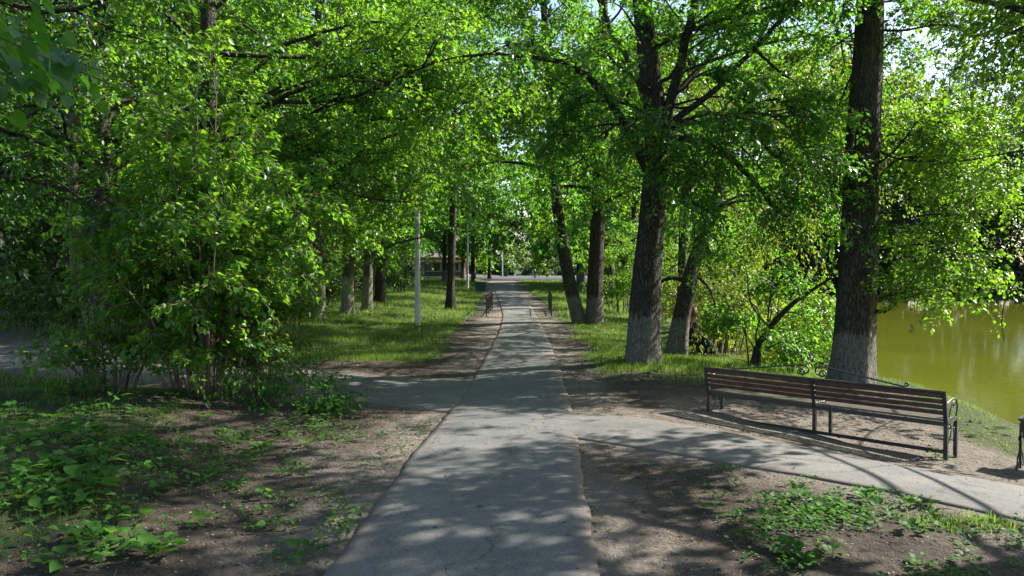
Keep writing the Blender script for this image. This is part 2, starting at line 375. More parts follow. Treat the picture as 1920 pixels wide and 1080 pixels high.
me = mesh_np('ground', np.stack([X, Y, Z], -1).reshape(-1, 3), [F], True, {'grass': np.clip(gm * 1.2, 0, .92).ravel(), 'dry': dry.ravel()})
structure(link('ground', me, M_SOIL))

wx = axis([(4, 60, 4), (60, 140, 10)]); wy = axis([(-60, 120, 6)])
X, Y = np.meshgrid(wx, wy); idx = np.arange(X.size).reshape(X.shape)
F = np.stack([idx[:-1, :-1], idx[:-1, 1:], idx[1:, 1:], idx[1:, :-1]], -1).reshape(-1, 4)
structure(link('pond_water', mesh_np('pond_water', np.stack([X, Y, X * 0 + WATER_Z], -1).reshape(-1, 3), [F], True), M_WATER))

def slab(name, left, right, top, mat, step=.25, wob=.03, seed=0, across=7):
    """asphalt strip between two edge polylines, with a broken lip down to the soil"""
    left = np.asarray(left, float); right = np.asarray(right, float)
    c = (left + right) / 2; L = np.concatenate([[0], np.cumsum(np.hypot(*np.diff(c, axis=0).T))])
    n = int(L[-1] / step); s = np.linspace(0, L[-1], n)
    if L[-1] > 60: s = np.concatenate([np.linspace(0, 45, 180), np.linspace(45, L[-1], 120)[1:]]); n = len(s)
    sm = lambda a: np.stack([np.interp(s, L, a[:, k]) for k in (0, 1)], -1)
    l, r = sm(left), sm(right); w = (r - l); w = w / np.linalg.norm(w, axis=1)[:, None]
    l = l + w * ((fbm(s * 2.2, s * 0 + 1.5, seed, 4) - .5) * wob * 4)[:, None]; r = r + w * ((fbm(s * 2.2, s * 0 + 8.5, seed + 3, 4) - .5) * wob * 4)[:, None]
    rows = []
    ts = np.array([0, .04, .12, .25, .5, .75, .88, .96, 1])
    rows.append(np.concatenate([l - w * .015, np.full((n, 1), -.10)], 1))
    for t in ts:
        p = l * (1 - t) + r * t; zz = top - .016 * (abs(t - .5) * 2) ** 8 + (fbm(p[:, 0] * .8, p[:, 1] * .8, 77, 3) - .5) * .012
        rows.append(np.concatenate([p, zz[:, None]], 1))
    rows.append(np.concatenate([r + w * .015, np.full((n, 1), -.10)], 1))
    V = np.stack(rows, 1); K = V.shape[1]
    V[:, :, 2] += np.where(pond_d(V[:, :, 0], V[:, :, 1]) > -6, -.36 * sstep(-6, -.6, pond_d(V[:, :, 0], V[:, :, 1])), 0)
    idx = np.arange(n * K).reshape(n, K)
    F = np.stack([idx[:-1, :-1], idx[:-1, 1:], idx[1:, 1:], idx[1:, :-1]], -1).reshape(-1, 4)
    dist = np.minimum(np.linalg.norm(V[:, :, :2] - V[:, :1, :2], axis=2), np.linalg.norm(V[:, :, :2] - V[:, -1:, :2], axis=2))
    return structure(link(name, mesh_np(name, V.reshape(-1, 3), [F], False, {'edge': dist.ravel()}), mat))
slab('footpath', PL[:, [1, 0]], PL[:, [2, 0]], .038, M_ASPH, seed=3)
tang = np.gradient(LBC, axis=0); nrm = np.stack([-tang[:, 1], tang[:, 0]], 1); nrm /= np.linalg.norm(nrm, axis=1)[:, None]
slab('side_path', LBC + nrm * LBW[:, None] / 2, LBC - nrm * LBW[:, None] / 2, .026, M_ASPH2, seed=9)
slab('pond_path', RBL, RBU, .032, M_ASPH2, seed=15)
# crossing road in the distance
V = []; 
for i, x in enumerate(np.linspace(-120, 140, 60)):
    y0 = 112 + .0 * x; y1 = 147 + 2 * math.sin(x * .05)
    V += [(x, y0, -.1), (x, y0 + .05, .10 + float(hz(x, y0))), (x, (y0 + y1) / 2, .12 + float(hz(x, (y0 + y1) / 2))), (x, y1, .10 + float(hz(x, y1))), (x, y1 + .05, -.1)]
idx = np.arange(len(V)).reshape(-1, 5); F = np.stack([idx[:-1, :-1], idx[1:, :-1], idx[1:, 1:], idx[:-1, 1:]], -1).reshape(-1, 4)
structure(link('road', mesh_np('road', V, [F], False, {'edge': np.ones(len(V))}), M_ROAD))

# ------------------------------------------------------------------ tree builder
def unit(a): return a / np.maximum(np.linalg.norm(a, axis=-1, keepdims=True), 1e-9)
def tubes(Pn, Rn, sides):
    """Pn (N,K,3), Rn (N,K) -> verts, quads"""
    N, K, _ = Pn.shape
    T = np.empty_like(Pn); T[:, 1:-1] = Pn[:, 2:] - Pn[:, :-2]; T[:, 0] = Pn[:, 1] - Pn[:, 0]; T[:, -1] = Pn[:, -1] - Pn[:, -2]; T = unit(T)
    ref = np.where(np.abs(T[:, :1, 2:3]) < .85, np.array([0, 0, 1.]), np.array([1., 0, 0])) * np.ones((1, K, 1))
    A = unit(np.cross(T, ref)); B = np.cross(T, A)
    th = np.arange(sides) * 2 * math.pi / sides
    V = Pn[:, :, None] + Rn[:, :, None, None] * (A[:, :, None] * np.cos(th)[:, None] + B[:, :, None] * np.sin(th)[:, None])
    i = np.arange(N * K * sides).reshape(N, K, sides); j = np.roll(i, -1, 2)
    F = np.stack([i[:, :-1], j[:, :-1], j[:, 1:], i[:, 1:]], -1).reshape(-1, 4)
    return V.reshape(-1, 3), F
def curve(p0, p1, K, sag, wob, rs):
    """N curved polylines p0->p1"""
    N = len(p0); t = np.linspace(0, 1, K)[None, :, None]; L = np.linalg.norm(p1 - p0, axis=1)[:, None, None]
    c = p0[:, None] * (1 - t) + p1[:, None] * t
    c[:, :, 2] += (np.asarray(sag).reshape(-1, 1) * L[:, :, 0]) * (4 * t[:, :, 0] * (1 - t[:, :, 0]))
    k = rs.normal(size=(N, 3, 3)); w = np.zeros((N, K, 3))
    for h in range(3): w += k[:, h][:, None] * np.sin((h + 1) * math.pi * t + 0) / (h + 1)
    return c + w * wob * L
def sample(Cv, t):
    """points and tangents on polylines Cv (N,K,3) at t (N,m)"""
    N, K, _ = Cv.shape; f = np.clip(t, 0, .9999) * (K - 1); i = f.astype(int); f = (f - i)[..., None]
    n = np.arange(N)[:, None]; a = Cv[n, i]; b = Cv[n, i + 1]; return a * (1 - f) + b * f, unit(b - a)
def spread(tan, ang, rs, flat=.6):
    """directions leaving tangents by angle ang, flattened to the horizontal"""
    r = unit(rs.normal(size=tan.shape) * np.array([1, 1, 1 - flat])); side = unit(r - tan * (r * tan).sum(-1, keepdims=True))
    return unit(tan * np.cos(ang)[..., None] + side * np.sin(ang)[..., None])
def leaf_geo(pos, d, nrm, size, full, width=.72, rs=RS):
    """leaf blades: pos (n,3), axis d, normal nrm, size (n,)"""
    s = unit(np.cross(d, nrm)); nn = np.cross(s, d); n = len(pos); S = size[:, None]
    if full:
        prof = [(0, 0, 0), (-.42, .18, .10), (-.46, .50, .11), (0, 1, -.16), (.46, .50, .11), (.42, .18, .10), ]
        F = [(0, 3, 2, 1), (0, 5, 4, 3)]
    else:
        prof = [(0, 0, 0), (-.5, .42, .10), (0, 1, -.12), (.5, .42, .10)]; F = [(0, 2, 1), (0, 3, 2)]
    V = np.stack([pos + S * (s * (a * width) + d * b + nn * c) for a, b, c in prof], 1)
    k = len(prof); base = (np.arange(n) * k)[:, None, None]; F = (base + np.array(F)[None]).reshape(-1, len(F[0]))
    return V.reshape(-1, 3), F, k
def inframe(p, m=90):
    D = np.maximum(p[:, 1], .3); x = 960 + p[:, 0] / D * FPX; y = HOR - (p[:, 2] - EYE) / D * FPX
    return (p[:, 1] > .3) & (x > -m) & (x < 1920 + m) & (y > -m) & (y < 1080 + m)

class Tree:
    def __init__(s, seed): s.rs = np.random.RandomState(seed); s.wv = []; s.wf = []; s.wo = 0; s.limbs = []; s.tw = []
    def wood(s, V, F): s.wv.append(V); s.wf.append(F + s.wo); s.wo += len(V)
    def trunk(s, pts, r0, r1, flare=1.45, sides=28, seed=0, relief=.05, fh=.5):
        pts = np.asarray(pts, float); K = 64 if sides >= 20 else 22
        L = np.concatenate([[0], np.cumsum(np.linalg.norm(np.diff(pts, axis=0), axis=1))]); q = np.linspace(0, L[-1], K)
        # smooth centreline
        C = np.stack([np.interp(q, L, pts[:, k]) for k in range(3)], 1)
        for _ in range(4): C[1:-1] = (C[:-2] + 2 * C[1:-1] + C[2:]) / 4
        hN = q / L[-1]; R = r0 + (r1 - r0) * hN ** .9; R = R * (1 + (flare - 1) * np.exp(-q / fh))
        V, F = tubes(C[None], R[None], sides)
        V = V.reshape(K, sides, 3); th = np.arange(sides) / sides
        ph = np.stack([np.cos(th * 6.283) * 2.6, np.sin(th * 6.283) * 2.6])
        nz = fbm(ph[0][None] * 1.7 + seed + 0 * q[:, None], ph[1][None] * 1.7 + q[:, None] * .35, seed, 4) - .5
        lob = (np.cos(th[None] * 6.283 * 5 + seed) * .12 + np.cos(th[None] * 6.283 * 3 + 2 * seed) * .10) * np.exp(-q / (fh * .8))[:, None]
        V = C[:, None] + (V - C[:, None]) * (1 + nz * relief * 6 + lob)[..., None]
        s.wood(V.reshape(-1, 3), F); s.C = C; s.q = q; s.R = R
    def at(s, h):
        z = s.C[:, 2]; return np.array([np.interp(h, z, s.C[:, k]) for k in range(3)])
    def rad(s, h): return float(np.interp(h, s.C[:, 2], s.R))
    def limb(s, p0, p1, r, sag=.05, wob=.05, dens=1.0): s.limbs.append((np.asarray(p0, float), np.asarray(p1, float), r, sag, wob, dens))
    def path_limb(s, pts, r0, r1, n=8, dens=1.0):
        """bare, hand-placed limb through points; returns its polyline"""
        pts = np.asarray(pts, float); L = np.concatenate([[0], np.cumsum(np.linalg.norm(np.diff(pts, axis=0), axis=1))]); q = np.linspace(0, L[-1], 22)
        C = np.stack([np.interp(q, L, pts[:, k]) for k in range(3)], 1)
        for _ in range(2): C[1:-1] = (C[:-2] + 2 * C[1:-1] + C[2:]) / 4
        C += (s.rs.rand(*C.shape) - .5) * r0 * .7 * np.sin(np.linspace(0, 3.14, 22))[:, None]
        V, F = tubes(C[None], np.linspace(r0, r1, 22)[None], n); s.wood(V, F); s.pl = getattr(s, 'pl', []) + [(C, r1, dens)]; return C
    def crown(s, h0, H, Rm, n, low=.0, up=(5, 55), asym=(0, 0), az0=0.0, skip=None, lr=1.0):
        """n limbs up the trunk inside an egg-shaped crown"""
        for i in range(n):
            f = (i + .5) / n; h = h0 + (H - h0) * f ** 1.1 * .92
            az = az0 + i * 2.39996 + s.rs.uniform(-.5, .5); R = Rm * math.sin(math.pi * (.18 + .78 * f) ** .85) ** .8 * s.rs.uniform(.75, 1.1)
            if skip and skip[0] < math.degrees(az) % 360 < skip[1] and f < skip[2]: continue
            el = math.radians(up[0] + (up[1] - up[0]) * f + s.rs.uniform(-12, 12)); p0 = s.at(min(h, s.C[-1, 2]))
            R = max(R, 1.2); p1 = p0 + np.array([math.cos(az) * R + asym[0] * R, math.sin(az) * R + asym[1] * R, math.tan(el) * R * .75])
            p1[2] = min(p1[2], H + .5)
            s.limb(p0, p1, max(.03, s.rad(min(h, s.C[-1, 2])) * s.rs.uniform(.28, .45) * lr), .06 if f > .35 else .12, .06)
    def grow(s, nsec=9, nter=7, mleaf=24, leaf=.10, full=False, seclen=.42, terlen=.9, lw=.24, sidesL=7, twigs=True, droop=.35, width=.72, thin=.34, grow_=1.7, bare=.25, fine=False):
        fine = fine or full
        rs = s.rs; Cs = []; Rl = []; Dl = []
        if s.limbs:
            p0 = np.array([l[0] for l in s.limbs]); p1 = np.array([l[1] for l in s.limbs]); r = np.array([l[2] for l in s.limbs])
            C = curve(p0, p1, 12, [l[3] for l in s.limbs], np.array([l[4] for l in s.limbs])[:, None, None], rs)
            V, F = tubes(C, r[:, None] * np.linspace(1, .18, 12)[None], sidesL); s.wood(V, F); Cs.append(C); Rl.append(r * .4); Dl += [l[5] for l in s.limbs]
        for c, r1, dn in getattr(s, 'pl', []):
            Dl.append(dn)
            f = np.linspace(0, 21, 12); i = np.minimum(f.astype(int), 20); Cs.append((c[i] + (c[i + 1] - c[i]) * (f - i)[:, None])[None]); Rl.append(np.array([r1]))
        C = np.concatenate(Cs); Rb = np.concatenate(Rl); N = len(C); Ln = np.linalg.norm(C[:, -1] - C[:, 0], axis=1)
        # secondary
        t = np.sort(bare + (1 - bare) * rs.rand(N, nsec) ** .85, 1); t[:, -1] = 1
        p, ta = sample(C, t); d = spread(ta, np.radians(rs.uniform(28, 70, t.shape)), rs, .55); d[:, -1] = ta[:, -1]
        L2 = (Ln[:, None] * seclen * rs.uniform(.55, 1.15, t.shape) * (1.15 - .55 * t)).clip(.5, 3.4)
        d[..., 2] += .12; d = unit(d); e = p + d * L2[..., None]
        ks = (rs.rand(*t.shape) < (np.clip(Ln / 4.2, .3, 1) * np.array(Dl))[:, None]).ravel(); RbR = np.repeat(Rb, nsec)[ks]; L2 = L2.ravel()[ks]
        p = p.reshape(-1, 3)[ks]; e = e.reshape(-1, 3)[ks]; C2 = curve(p, e, 7, np.full(len(p), .06), .06, rs); C2[:, :, 2] -= (np.linspace(0, 1, 7) ** 2)[None] * (L2.ravel() * droop * .5)[:, None]
        if twigs:
            r2 = np.minimum(RbR, .03).clip(.008, .03); kk = slice(None) if fine else slice(0, 7, 2); rr2 = r2[:, None] * np.linspace(1, .3, 7)[None]
            V, F = tubes(C2[:, kk], rr2[:, kk], 4 if fine else 3); s.wood(V, F)
        # tertiary
        n2 = len(C2); t = .12 + .88 * rs.rand(n2, nter); t[:, -1] = .98
        p, ta = sample(C2, t); d = spread(ta, np.radians(rs.uniform(20, 75, t.shape)), rs, .6)
        L3 = terlen * rs.uniform(.5, 1.15, t.shape); e = p + d * L3[..., None]; e[..., 2] -= droop * .45 * L3
        p = p.reshape(-1, 3); e = e.reshape(-1, 3); keep = rs.rand(len(p)) > .06; vis = inframe(e, 160); keep &= vis | (rs.rand(len(p)) < .8)
        p = p[keep]; e = e[keep]; C3 = curve(p, e, 4, np.full(len(p), .05), .07, rs); C3[:, -1, 2] -= .06
        if twigs and fine:
            v = inframe(e, 60)
            V, F = tubes(C3[v][:, [0, 2, 3]], np.full((v.sum(), 3), .0055) * np.array([1.2, .9, .5]), 3); s.wood(V, F)
        # leaves
        n3 = len(C3); t = rs.rand(n3, mleaf) ** .8; q, ta = sample(C3, t); side = unit(np.cross(ta, np.array([0, 0, 1.]) + rs.normal(size=(n3, 1, 3)) * .25))
        o = rs.uniform(-1, 1, t.shape) * (1.1 - .75 * t); q = q + side * (o * lw)[..., None]; q[..., 2] += rs.normal(size=t.shape) * lw * .22 - np.abs(o) * lw * droop
        d = unit(ta * rs.uniform(.2, 1.0, t.shape)[..., None] + side * (np.sign(o) * rs.uniform(.3, 1.2, t.shape))[..., None] + rs.normal(size=q.shape) * .35 + np.array([0, 0, -droop]))
        nm = unit(np.array([0, 0, 1.]) + rs.normal(size=q.shape) * .42)
        clump = np.repeat(rs.rand(n3), mleaf) * .5
        q = q.reshape(-1, 3); d = d.reshape(-1, 3); nm = nm.reshape(-1, 3); sz = leaf * rs.uniform(.42, 1.28, len(q))
        v = inframe(q); k = v | (rs.rand(len(q)) < thin); sz = np.where(v, sz, sz * grow_)
        q, d, nm, sz = q[k], d[k], nm[k], sz[k]; tint = np.clip(clump[k] + rs.rand(len(q)) * .55, 0, 1)
        s.leaves = (q, d, nm, sz, tint, full, width)
        return s
    def build(s, name, label, cat, bark, leafm, group=None, base=None, parts=('trunk', 'crown')):
        b = np.asarray(s.C[0] if base is None else base, float).copy()
        root = thing(name, label, cat, b, 0, group)
        o = link(parts[0], mesh_np(parts[0], np.concatenate(s.wv) - b, [np.concatenate(s.wf)], True), bark, root)
        q, d, nm, sz, tint, full, width = s.leaves; V, F, k = leaf_geo(q - b, d, nm, sz, full, width)
        c = link(parts[1], mesh_np(parts[1], V, [F], False, {'tint': np.repeat(tint, k)}), leafm, root)
        NL.append((name, len(q))); return root
NL = []
def gz(x, y): return float(hz(np.array([x]), np.array([y]))[0])
def gp(x, y, dz=-.05): return np.array([x, y, gz(x, y) + dz])

# ------------------------------------------------------------------ trees near the path
def pts_px(lst): return [P(a, b, D) for a, b, D in lst]
def trunk_px(t, base, lst, r0, r1, **k):
    t.trunk([base] + pts_px(lst), r0, r1, **k)

# big linden between the path and the pond
t = Tree(101); D = 18.3
trunk_px(t, gp(3.08, D, -.1), [(1207, 600, D), (1214, 500, D), (1223, 400, D), (1231, 300, D), (1230, 230, D), (1215, 130, D), (1200, 0, D), (1190, -250, D), (1195, -620, D)], .37, .10, flare=1.22, seed=3)
t.path_limb(pts_px([(1233, 330, D), (1246, 250, D), (1258, 180, D - .2), (1290, 60, D - .4), (1320, -120, D - .6), (1330, -300, D)]), .14, .06)
t.path_limb(pts_px([(1222, 345, D), (1195, 275, D - .4), (1140, 185, D - 1), (1070, 118, D - 1.6), (1000, 112, D - 2), (930, 104, D - 2.3)]), .13, .03, dens=.3)
t.path_limb(pts_px([(1222, 230, D), (1190, 140, D + .4), (1140, 60, D + .8), (1110, -80, D + 1)]), .10, .03, dens=.5)
t.path_limb(pts_px([(1240, 258, D), (1300, 262, D - .4), (1345, 283, D - .6), (1400, 325, D - .8), (1440, 375, D - 1), (1478, 420, D - 1.1), (1492, 360, D - 1.2)]), .10, .02)
t.path_limb(pts_px([(1245, 240, D), (1335, 175, D - .3), (1410, 95, D - .6), (1490, 5, D - 1), (1560, -80, D - 1.2)]), .085, .03)
t.path_limb(pts_px([(1262, 180, D), (1340, 100, D + .5), (1400, 10, D + .6), (1420, -100, D + .6)]), .075, .03)
t.path_limb(pts_px([(1410, 95, D - .6), (1460, 140, D - .9), (1500, 165, D - 1), (1508, 195, D - 1.1)]), .04, .012)
t.crown(6.4, 15, 5.6, 17, asym=(.42, .15), skip=(135, 250, .8), lr=.5)
for a, b in (((1225, 180, D), (1120, 100, D - 1.8)), ((1240, 180, D), (1350, 110, D - 2.2)), ((1250, 150, D), (1400, 40, D - 2)), ((1260, 200, D), (1440, 190, D - 1.8)), ((1260, 200, D), (1370, 220, D - 2.6)), ((1210, 80, D), (1120, 20, D - 1.5)), ((1290, 60, D), (1480, 60, D - 1)), ((1230, 220, D), (1090, 240, D - 1.4))):
    t.limb(P(*a), P(*b), .035, .05, .06, .75)
for az, R, zz in ((205, 2.6, 5.4), (250, 3.0, 5.0), (275, 3.0, 3.8), (310, 4.2, 4.2), (345, 4.4, 3.8), (20, 4.8, 3.9), (60, 4.5, 4.2), (150, 2.8, 5.2), (110, 4.6, 4.6), (290, 1.9, 3.3)):
    a = math.radians(az); p0 = t.at(5.4); t.limb(p0, np.array([3.2 + R * math.cos(a), D + R * math.sin(a), zz]), .055, .18, .05, .45 if 120 < az < 260 else 1)
t.grow(nsec=10, nter=8, mleaf=36, leaf=.098, fine=True, width=.82, thin=.06)
t.build('linden_tree', 'big dark linden with whitewashed base standing between the footpath and the pond', 'tree', M_BARKW, M_LEAF_LIN)

# tree beside the water, behind the bench
t = Tree(102); D = 17.0
trunk_px(t, gp(7.48, D, -.1), [(1604, 600, D), (1610, 480, D), (1613, 300, D), (1622, 100, D), (1628, -100, D), (1640, -600, D)], .44, .15, flare=1.22, seed=8)
t.crown(8.6, 19, 6.0, 15, up=(15, 60), asym=(.45, .25), skip=(150, 235, .7))
for a, b in (((1640, 310, D), (1770, 215, D - 1)), ((1645, 420, D), (1800, 400, D - 1)), ((1650, 470, D), (1850, 500, D - 1.5)), 
             ((1590, 215, D - .2), (1590, 300, D - .8)), ((1640, 250, D), (1740, 320, D + 1)), ((1640, 380, D), (1760, 480, D + .5)), ((1650, 560, D), (1720, 520, D - .5)),
             ((1642, 340, D), (1880, 330, D - .5)), ((1605, 60, D), (1480, 120, D + 1.5)), ((1605, 120, D), (1520, 330, D + 2)), ((1645, 400, D), (1800, 440, D - 1)), ((1640, 200, D), (1800, 330, D + 1.5)), ((1640, 60, D), (1890, 90, D - 1)), ((1640, 280, D), (1850, 340, D - 1.4)), ((1640, 10, D), (1800, -10, D + .5)), ((1630, 120, D), (1720, 30, D + 1)), ((1640, 260, D), (1860, 270, D + 1)), ((1640, 330, D), (1790, 250, D + 2))):
    t.limb(P(*a), P(*b), .028, .05, .06)
t.path_limb(pts_px([(1635, 585, D), (1665, 583, D - .4), (1690, 560, D - .7), (1705, 532, D - .9)]), .05, .02)
t.grow(nsec=10, nter=8, mleaf=34, leaf=.092, fine=True, bare=.18, width=.82, thin=.10, grow_=1.8)
t.build('maple_tree', 'tall straight dark trunk with whitewashed base right behind the bench at the water', 'tree', M_BARKW, M_LEAF_BRI)

# twin trunks further along
t = Tree(103); D = 32.0
trunk_px(t, gp(2.85, D, -.1), [(1075, 560, D), (1060, 490, D), (1046, 400, D), (1034, 300, D), (1030, 180, D), (1020, 40, D), (1010, -150, D)], .29, .09, flare=1.25, sides=20, seed=2)
t.path_limb(pts_px([(1040, 330, D), (1000, 240, D - 1), (960, 190, D - 2)]), .07, .02)
t.crown(5.5, 16, 5.2, 16, asym=(-.1, 0))
t.grow(nsec=9, nter=7, mleaf=30, leaf=.15, lw=.32, terlen=1.1)
t.build('leaning_linden', 'slim leaning trunk with white base beside the thicker upright one on the grass', 'tree', M_BARKW, M_LEAF_BRI)
t = Tree(104)
trunk_px(t, gp(3.42, D, -.1), [(1115, 540, D), (1118, 470, D), (1121, 380, D), (1127, 200, D), (1130, 0, D), (1130, -200, D)], .36, .12, flare=1.2, sides=20, seed=5)
t.crown(4.6, 17, 5.6, 20)
t.grow(nsec=9, nter=7, mleaf=30, leaf=.15, lw=.32, terlen=1.1)
t.build('upright_linden', 'thick upright trunk with white base growing together with the leaning slim one', 'tree', M_BARKW, M_LEAF_LIN)

# willow leaning over the water
t = Tree(105); D = 22.2
trunk_px(t, gp(4.72, D, -.1), [(1276, 610, D), (1289, 540, D), (1302, 490, D + .3), (1316, 450, D + .6), (1345, 370, D + 1.5), (1360, 250, D + 2.4)], .28, .10, flare=1.3, sides=22, seed=6)
t.path_limb(pts_px([(1290, 525, D), (1250, 520, D + .5), (1225, 545, D + .8), (1205, 600, D + 1)]), .07, .02, dens=.25)
t.path_limb(pts_px([(1281, 600, D + .1), (1262, 622, D + .3), (1240, 625, D + .5), (1195, 615, D + .8)]), .05, .02, dens=.2)
t.path_limb(pts_px([(1300, 510, D + .2), (1330, 540, D - .2), (1345, 580, D - .5), (1340, 620, D - .6)]), .05, .012, dens=.2)
t.crown(5.6, 11.5, 5.0, 18, asym=(.3, .15))
for a in (-10, 20, 50, 90): t.limb(P(1335, 395, D + 1), P(1335, 395, D + 1) + np.array([3.4 * math.cos(math.radians(a)), 3.0 * math.sin(math.radians(a)), -1.0]), .05, .2, .06)
t.grow(nsec=8, nter=7, mleaf=20, leaf=.12, width=.42, droop=.7)
t.build('leaning_willow', 'rough leaning trunk at the bank that bends over towards the water', 'tree', M_BARKW, M_LEAF_WIL)

t = Tree(108)
t.trunk([gp(6.35, 29.0, -.1), (6.4, 29, 4), (6.6, 29.2, 8), (6.7, 29.2, 11.5)], .2, .06, flare=1.3, sides=14, seed=21)
t.crown(4.2, 12.5, 4.8, 22, asym=(.2, 0)); t.grow(nsec=9, nter=7, mleaf=24, leaf=.13, lw=.3, terlen=1.0)
t.build('bank_tree', 'slim tree on the bank hidden behind the leaning willow, its crown filling the gap above', 'tree', M_BARK, M_LEAF_BRI)

# young maple behind the bench
t = Tree(106); D = 19.3
t.trunk([gp(6.05, D, -.1)] + pts_px([(1425, 640, D), (1455, 600, D - .2), (1490, 565, D - .4), (1560, 520, D - .7)]), .11, .03, flare=1.3, sides=12, seed=4)
for a, b in (((1412, 680, D), (1375, 600, D)), ((1420, 650, D), (1400, 520, D - .3)), ((1415, 670, D), (1470, 630, D - .8)), ((1440, 620, D), (1440, 480, D)), ((1470, 585, D), (1530, 600, D)), ((1450, 600, D), (1510, 500, D + .5)), ((1405, 690, D + .2), (1395, 560, D + .4)), ((1430, 640, D), (1460, 540, D - .6)), ((1420, 660, D), (1500, 660, D + .6)), ((1440, 610, D), (1390, 450, D + .6))):
    t.limb(P(*a), P(*b), .026, .04, .06)
t.grow(nsec=8, nter=6, mleaf=24, leaf=.10, full=True, seclen=.5, terlen=.7, bare=.1)
t.build('young_maple', 'low many-stemmed young maple right behind the far half of the bench', 'tree', M_BARK, M_LEAF_LIN)

# tree left of the path, past the lamp post
t = Tree(107); D = 41.0
trunk_px(t, gp(-3.25, D, -.1), [(845, 540, D), (847, 470, D), (850, 380, D), (855, 250, D), (850, 100, D), (845, -100, D)], .23, .08, flare=1.6, sides=20, seed=9)
t.crown(5.4, 18, 5.2, 20)
t.grow(nsec=9, nter=7, mleaf=25, leaf=.19, lw=.36, terlen=1.2)
t.build('linden_tree', 'straight dark trunk with flared roots on the grass past the lamp post', 'tree', M_BARK, M_LEAF_LIN)

# row of whitewashed trunks on the left lawn
ROW = [(594, 613, .27, 'pale green-white trunk nearest the lamp post in the whitewashed row on the lawn', 29.3), (650, 600, .27, 'second pale trunk of the whitewashed row on the lawn behind the shrub', 33), (688, 594, .24, 'third grey trunk of the whitewashed row on the lawn behind the shrub', 36), (712, 580, .3, 'dark root-flared trunk closing the whitewashed row on the lawn', 42)]
for i, (px, py, r, lab, D) in enumerate(ROW):
    t = Tree(120 + i); b = np.array([(px - 960) / FPX * D, D, 0]); b[2] = gz(b[0], b[1]) - .1
    t.trunk([b, b + [0.1, 0, 3], b + [-.2, .3, 7], b + [.2, 0, 13]], r, r * .35, flare=1.2, sides=20, seed=20 + i)
    if i == 0: t.path_limb([b + [0, 0, 2.3]] + pts_px([(640, 490, 28.5), (690, 480, 27.6), (740, 456, 27), (785, 447, 26.6), (820, 436, 26.3)]), .09, .02, dens=.25)
    t.crown(3.3 if i != 0 else 4.6, 14.5 + i, 5.2 if i else 6.2, 19 if i else 26, up=(0, 55), asym=(-.42, 0) if i else (.3, -.35))
    t.grow(nsec=9, nter=7, mleaf=25 if i else 32, leaf=.155 if i else .14, lw=.3, terlen=1.0)
    t.build('whitewashed_tree', lab, 'tree', M_BARKPW if i < 3 else M_BARK, M_LEAF_SHR if i == 0 else M_LEAF_LIN)

# tree behind the shrub, with long bent branches towards the path
t = Tree(130); D = 19.0
t.trunk([gp(-7.5, D, -.1)] + pts_px([(392, 520, D), (402, 400, D), (400, 300, D), (395, 100, D), (400, -150, D), (410, -420, D)]), .30, .10, flare=1.3, sides=20, seed=12)
t.path_limb(pts_px([(395, 420, D - .3), (440, 368, D - 1), (520, 342, D - 1.8), (610, 345, D - 2.2), (690, 374, D - 2.5), (770, 380, D - 2.7)]), .085, .015, dens=.35)
t.path_limb(pts_px([(440, 362, D - 1), (500, 325, D - 1.4), (580, 332, D - 1.6), (650, 300, D - 1.8), (720, 265, D - 2)]), .05, .012, dens=.6)
t.path_limb(pts_px([(400, 300, D), (500, 200, D - .6), (640, 140, D - 1), (800, 170, D - 1.2)]), .08, .015)
t.path_limb(pts_px([(398, 250, D), (520, 90, D - .4), (690, 40, D - .5), (820, 60, D)]), .08, .015)
t.path_limb(pts_px([(396, 330, D), (560, 250, D + .6), (740, 220, D + 1.4), (900, 260, D + 2)]), .08, .015)
t.crown(4.0, 17, 6.0, 26, asym=(.12, -.05))
for a, b in (((400, 330, D), (800, 170, D + .5)), ((400, 360, D), (700, 330, D - 2)), ((400, 300, D), (900, 200, D)), ((400, 260, D), (870, 120, D - 1)), ((400, 380, D), (640, 430, D - .8)), ((400, 220, D), (780, 90, D + .5))):
    t.limb(P(*a), P(*b), .05, .06, .05)
t.grow(nsec=11, nter=8, mleaf=36, leaf=.10, fine=True, bare=.25, width=.82, thin=.4, grow_=2.0)
t.build('bent_branch_tree', 'dark tree behind the shrub with long bent branches reaching towards the footpath', 'tree', M_BARK, M_LEAF_SHR)

# two more trees on the left
t = Tree(131); D = 21.0
t.trunk([gp(-11.2, D, -.1)] + pts_px([(190, 480, D), (197, 330, D), (195, 200, D), (190, 60, D), (185, -200, D)]), .32, .12, flare=1.35, sides=20, seed=14)
t.crown(3.6, 15, 5.6, 26); t.grow(nsec=9, nter=7, mleaf=22, leaf=.12, lw=.26)
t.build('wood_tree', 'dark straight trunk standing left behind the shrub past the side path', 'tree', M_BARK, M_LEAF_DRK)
t = Tree(132); D = 27.0
t.trunk([gp(-15.2, D, -.1)] + pts_px([(140, 330, D), (144, 60, D), (146, -200, D)]), .2, .1, flare=1.3, sides=14, seed=15)
t.crown(5, 16, 5, 18); t.grow(nsec=8, nter=6, mleaf=18, leaf=.15, lw=.3)
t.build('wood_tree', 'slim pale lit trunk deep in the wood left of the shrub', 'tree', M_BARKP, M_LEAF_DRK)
t = Tree(133); D = 33.0
t.trunk([gp(-21.1, D, -.1)] + pts_px([(25, 530, D), (5, 460, D), (-15, 380, D), (-20, 100, D)]), .3, .14, flare=1.3, sides=16, seed=16)
t.crown(5, 15, 5, 18); t.grow(nsec=8, nter=6, mleaf=18, leaf=.17, lw=.3)
t.build('wood_tree', 'leaning dark trunk on the lawn beyond the side path', 'tree', M_BARK, M_LEAF_DRK)
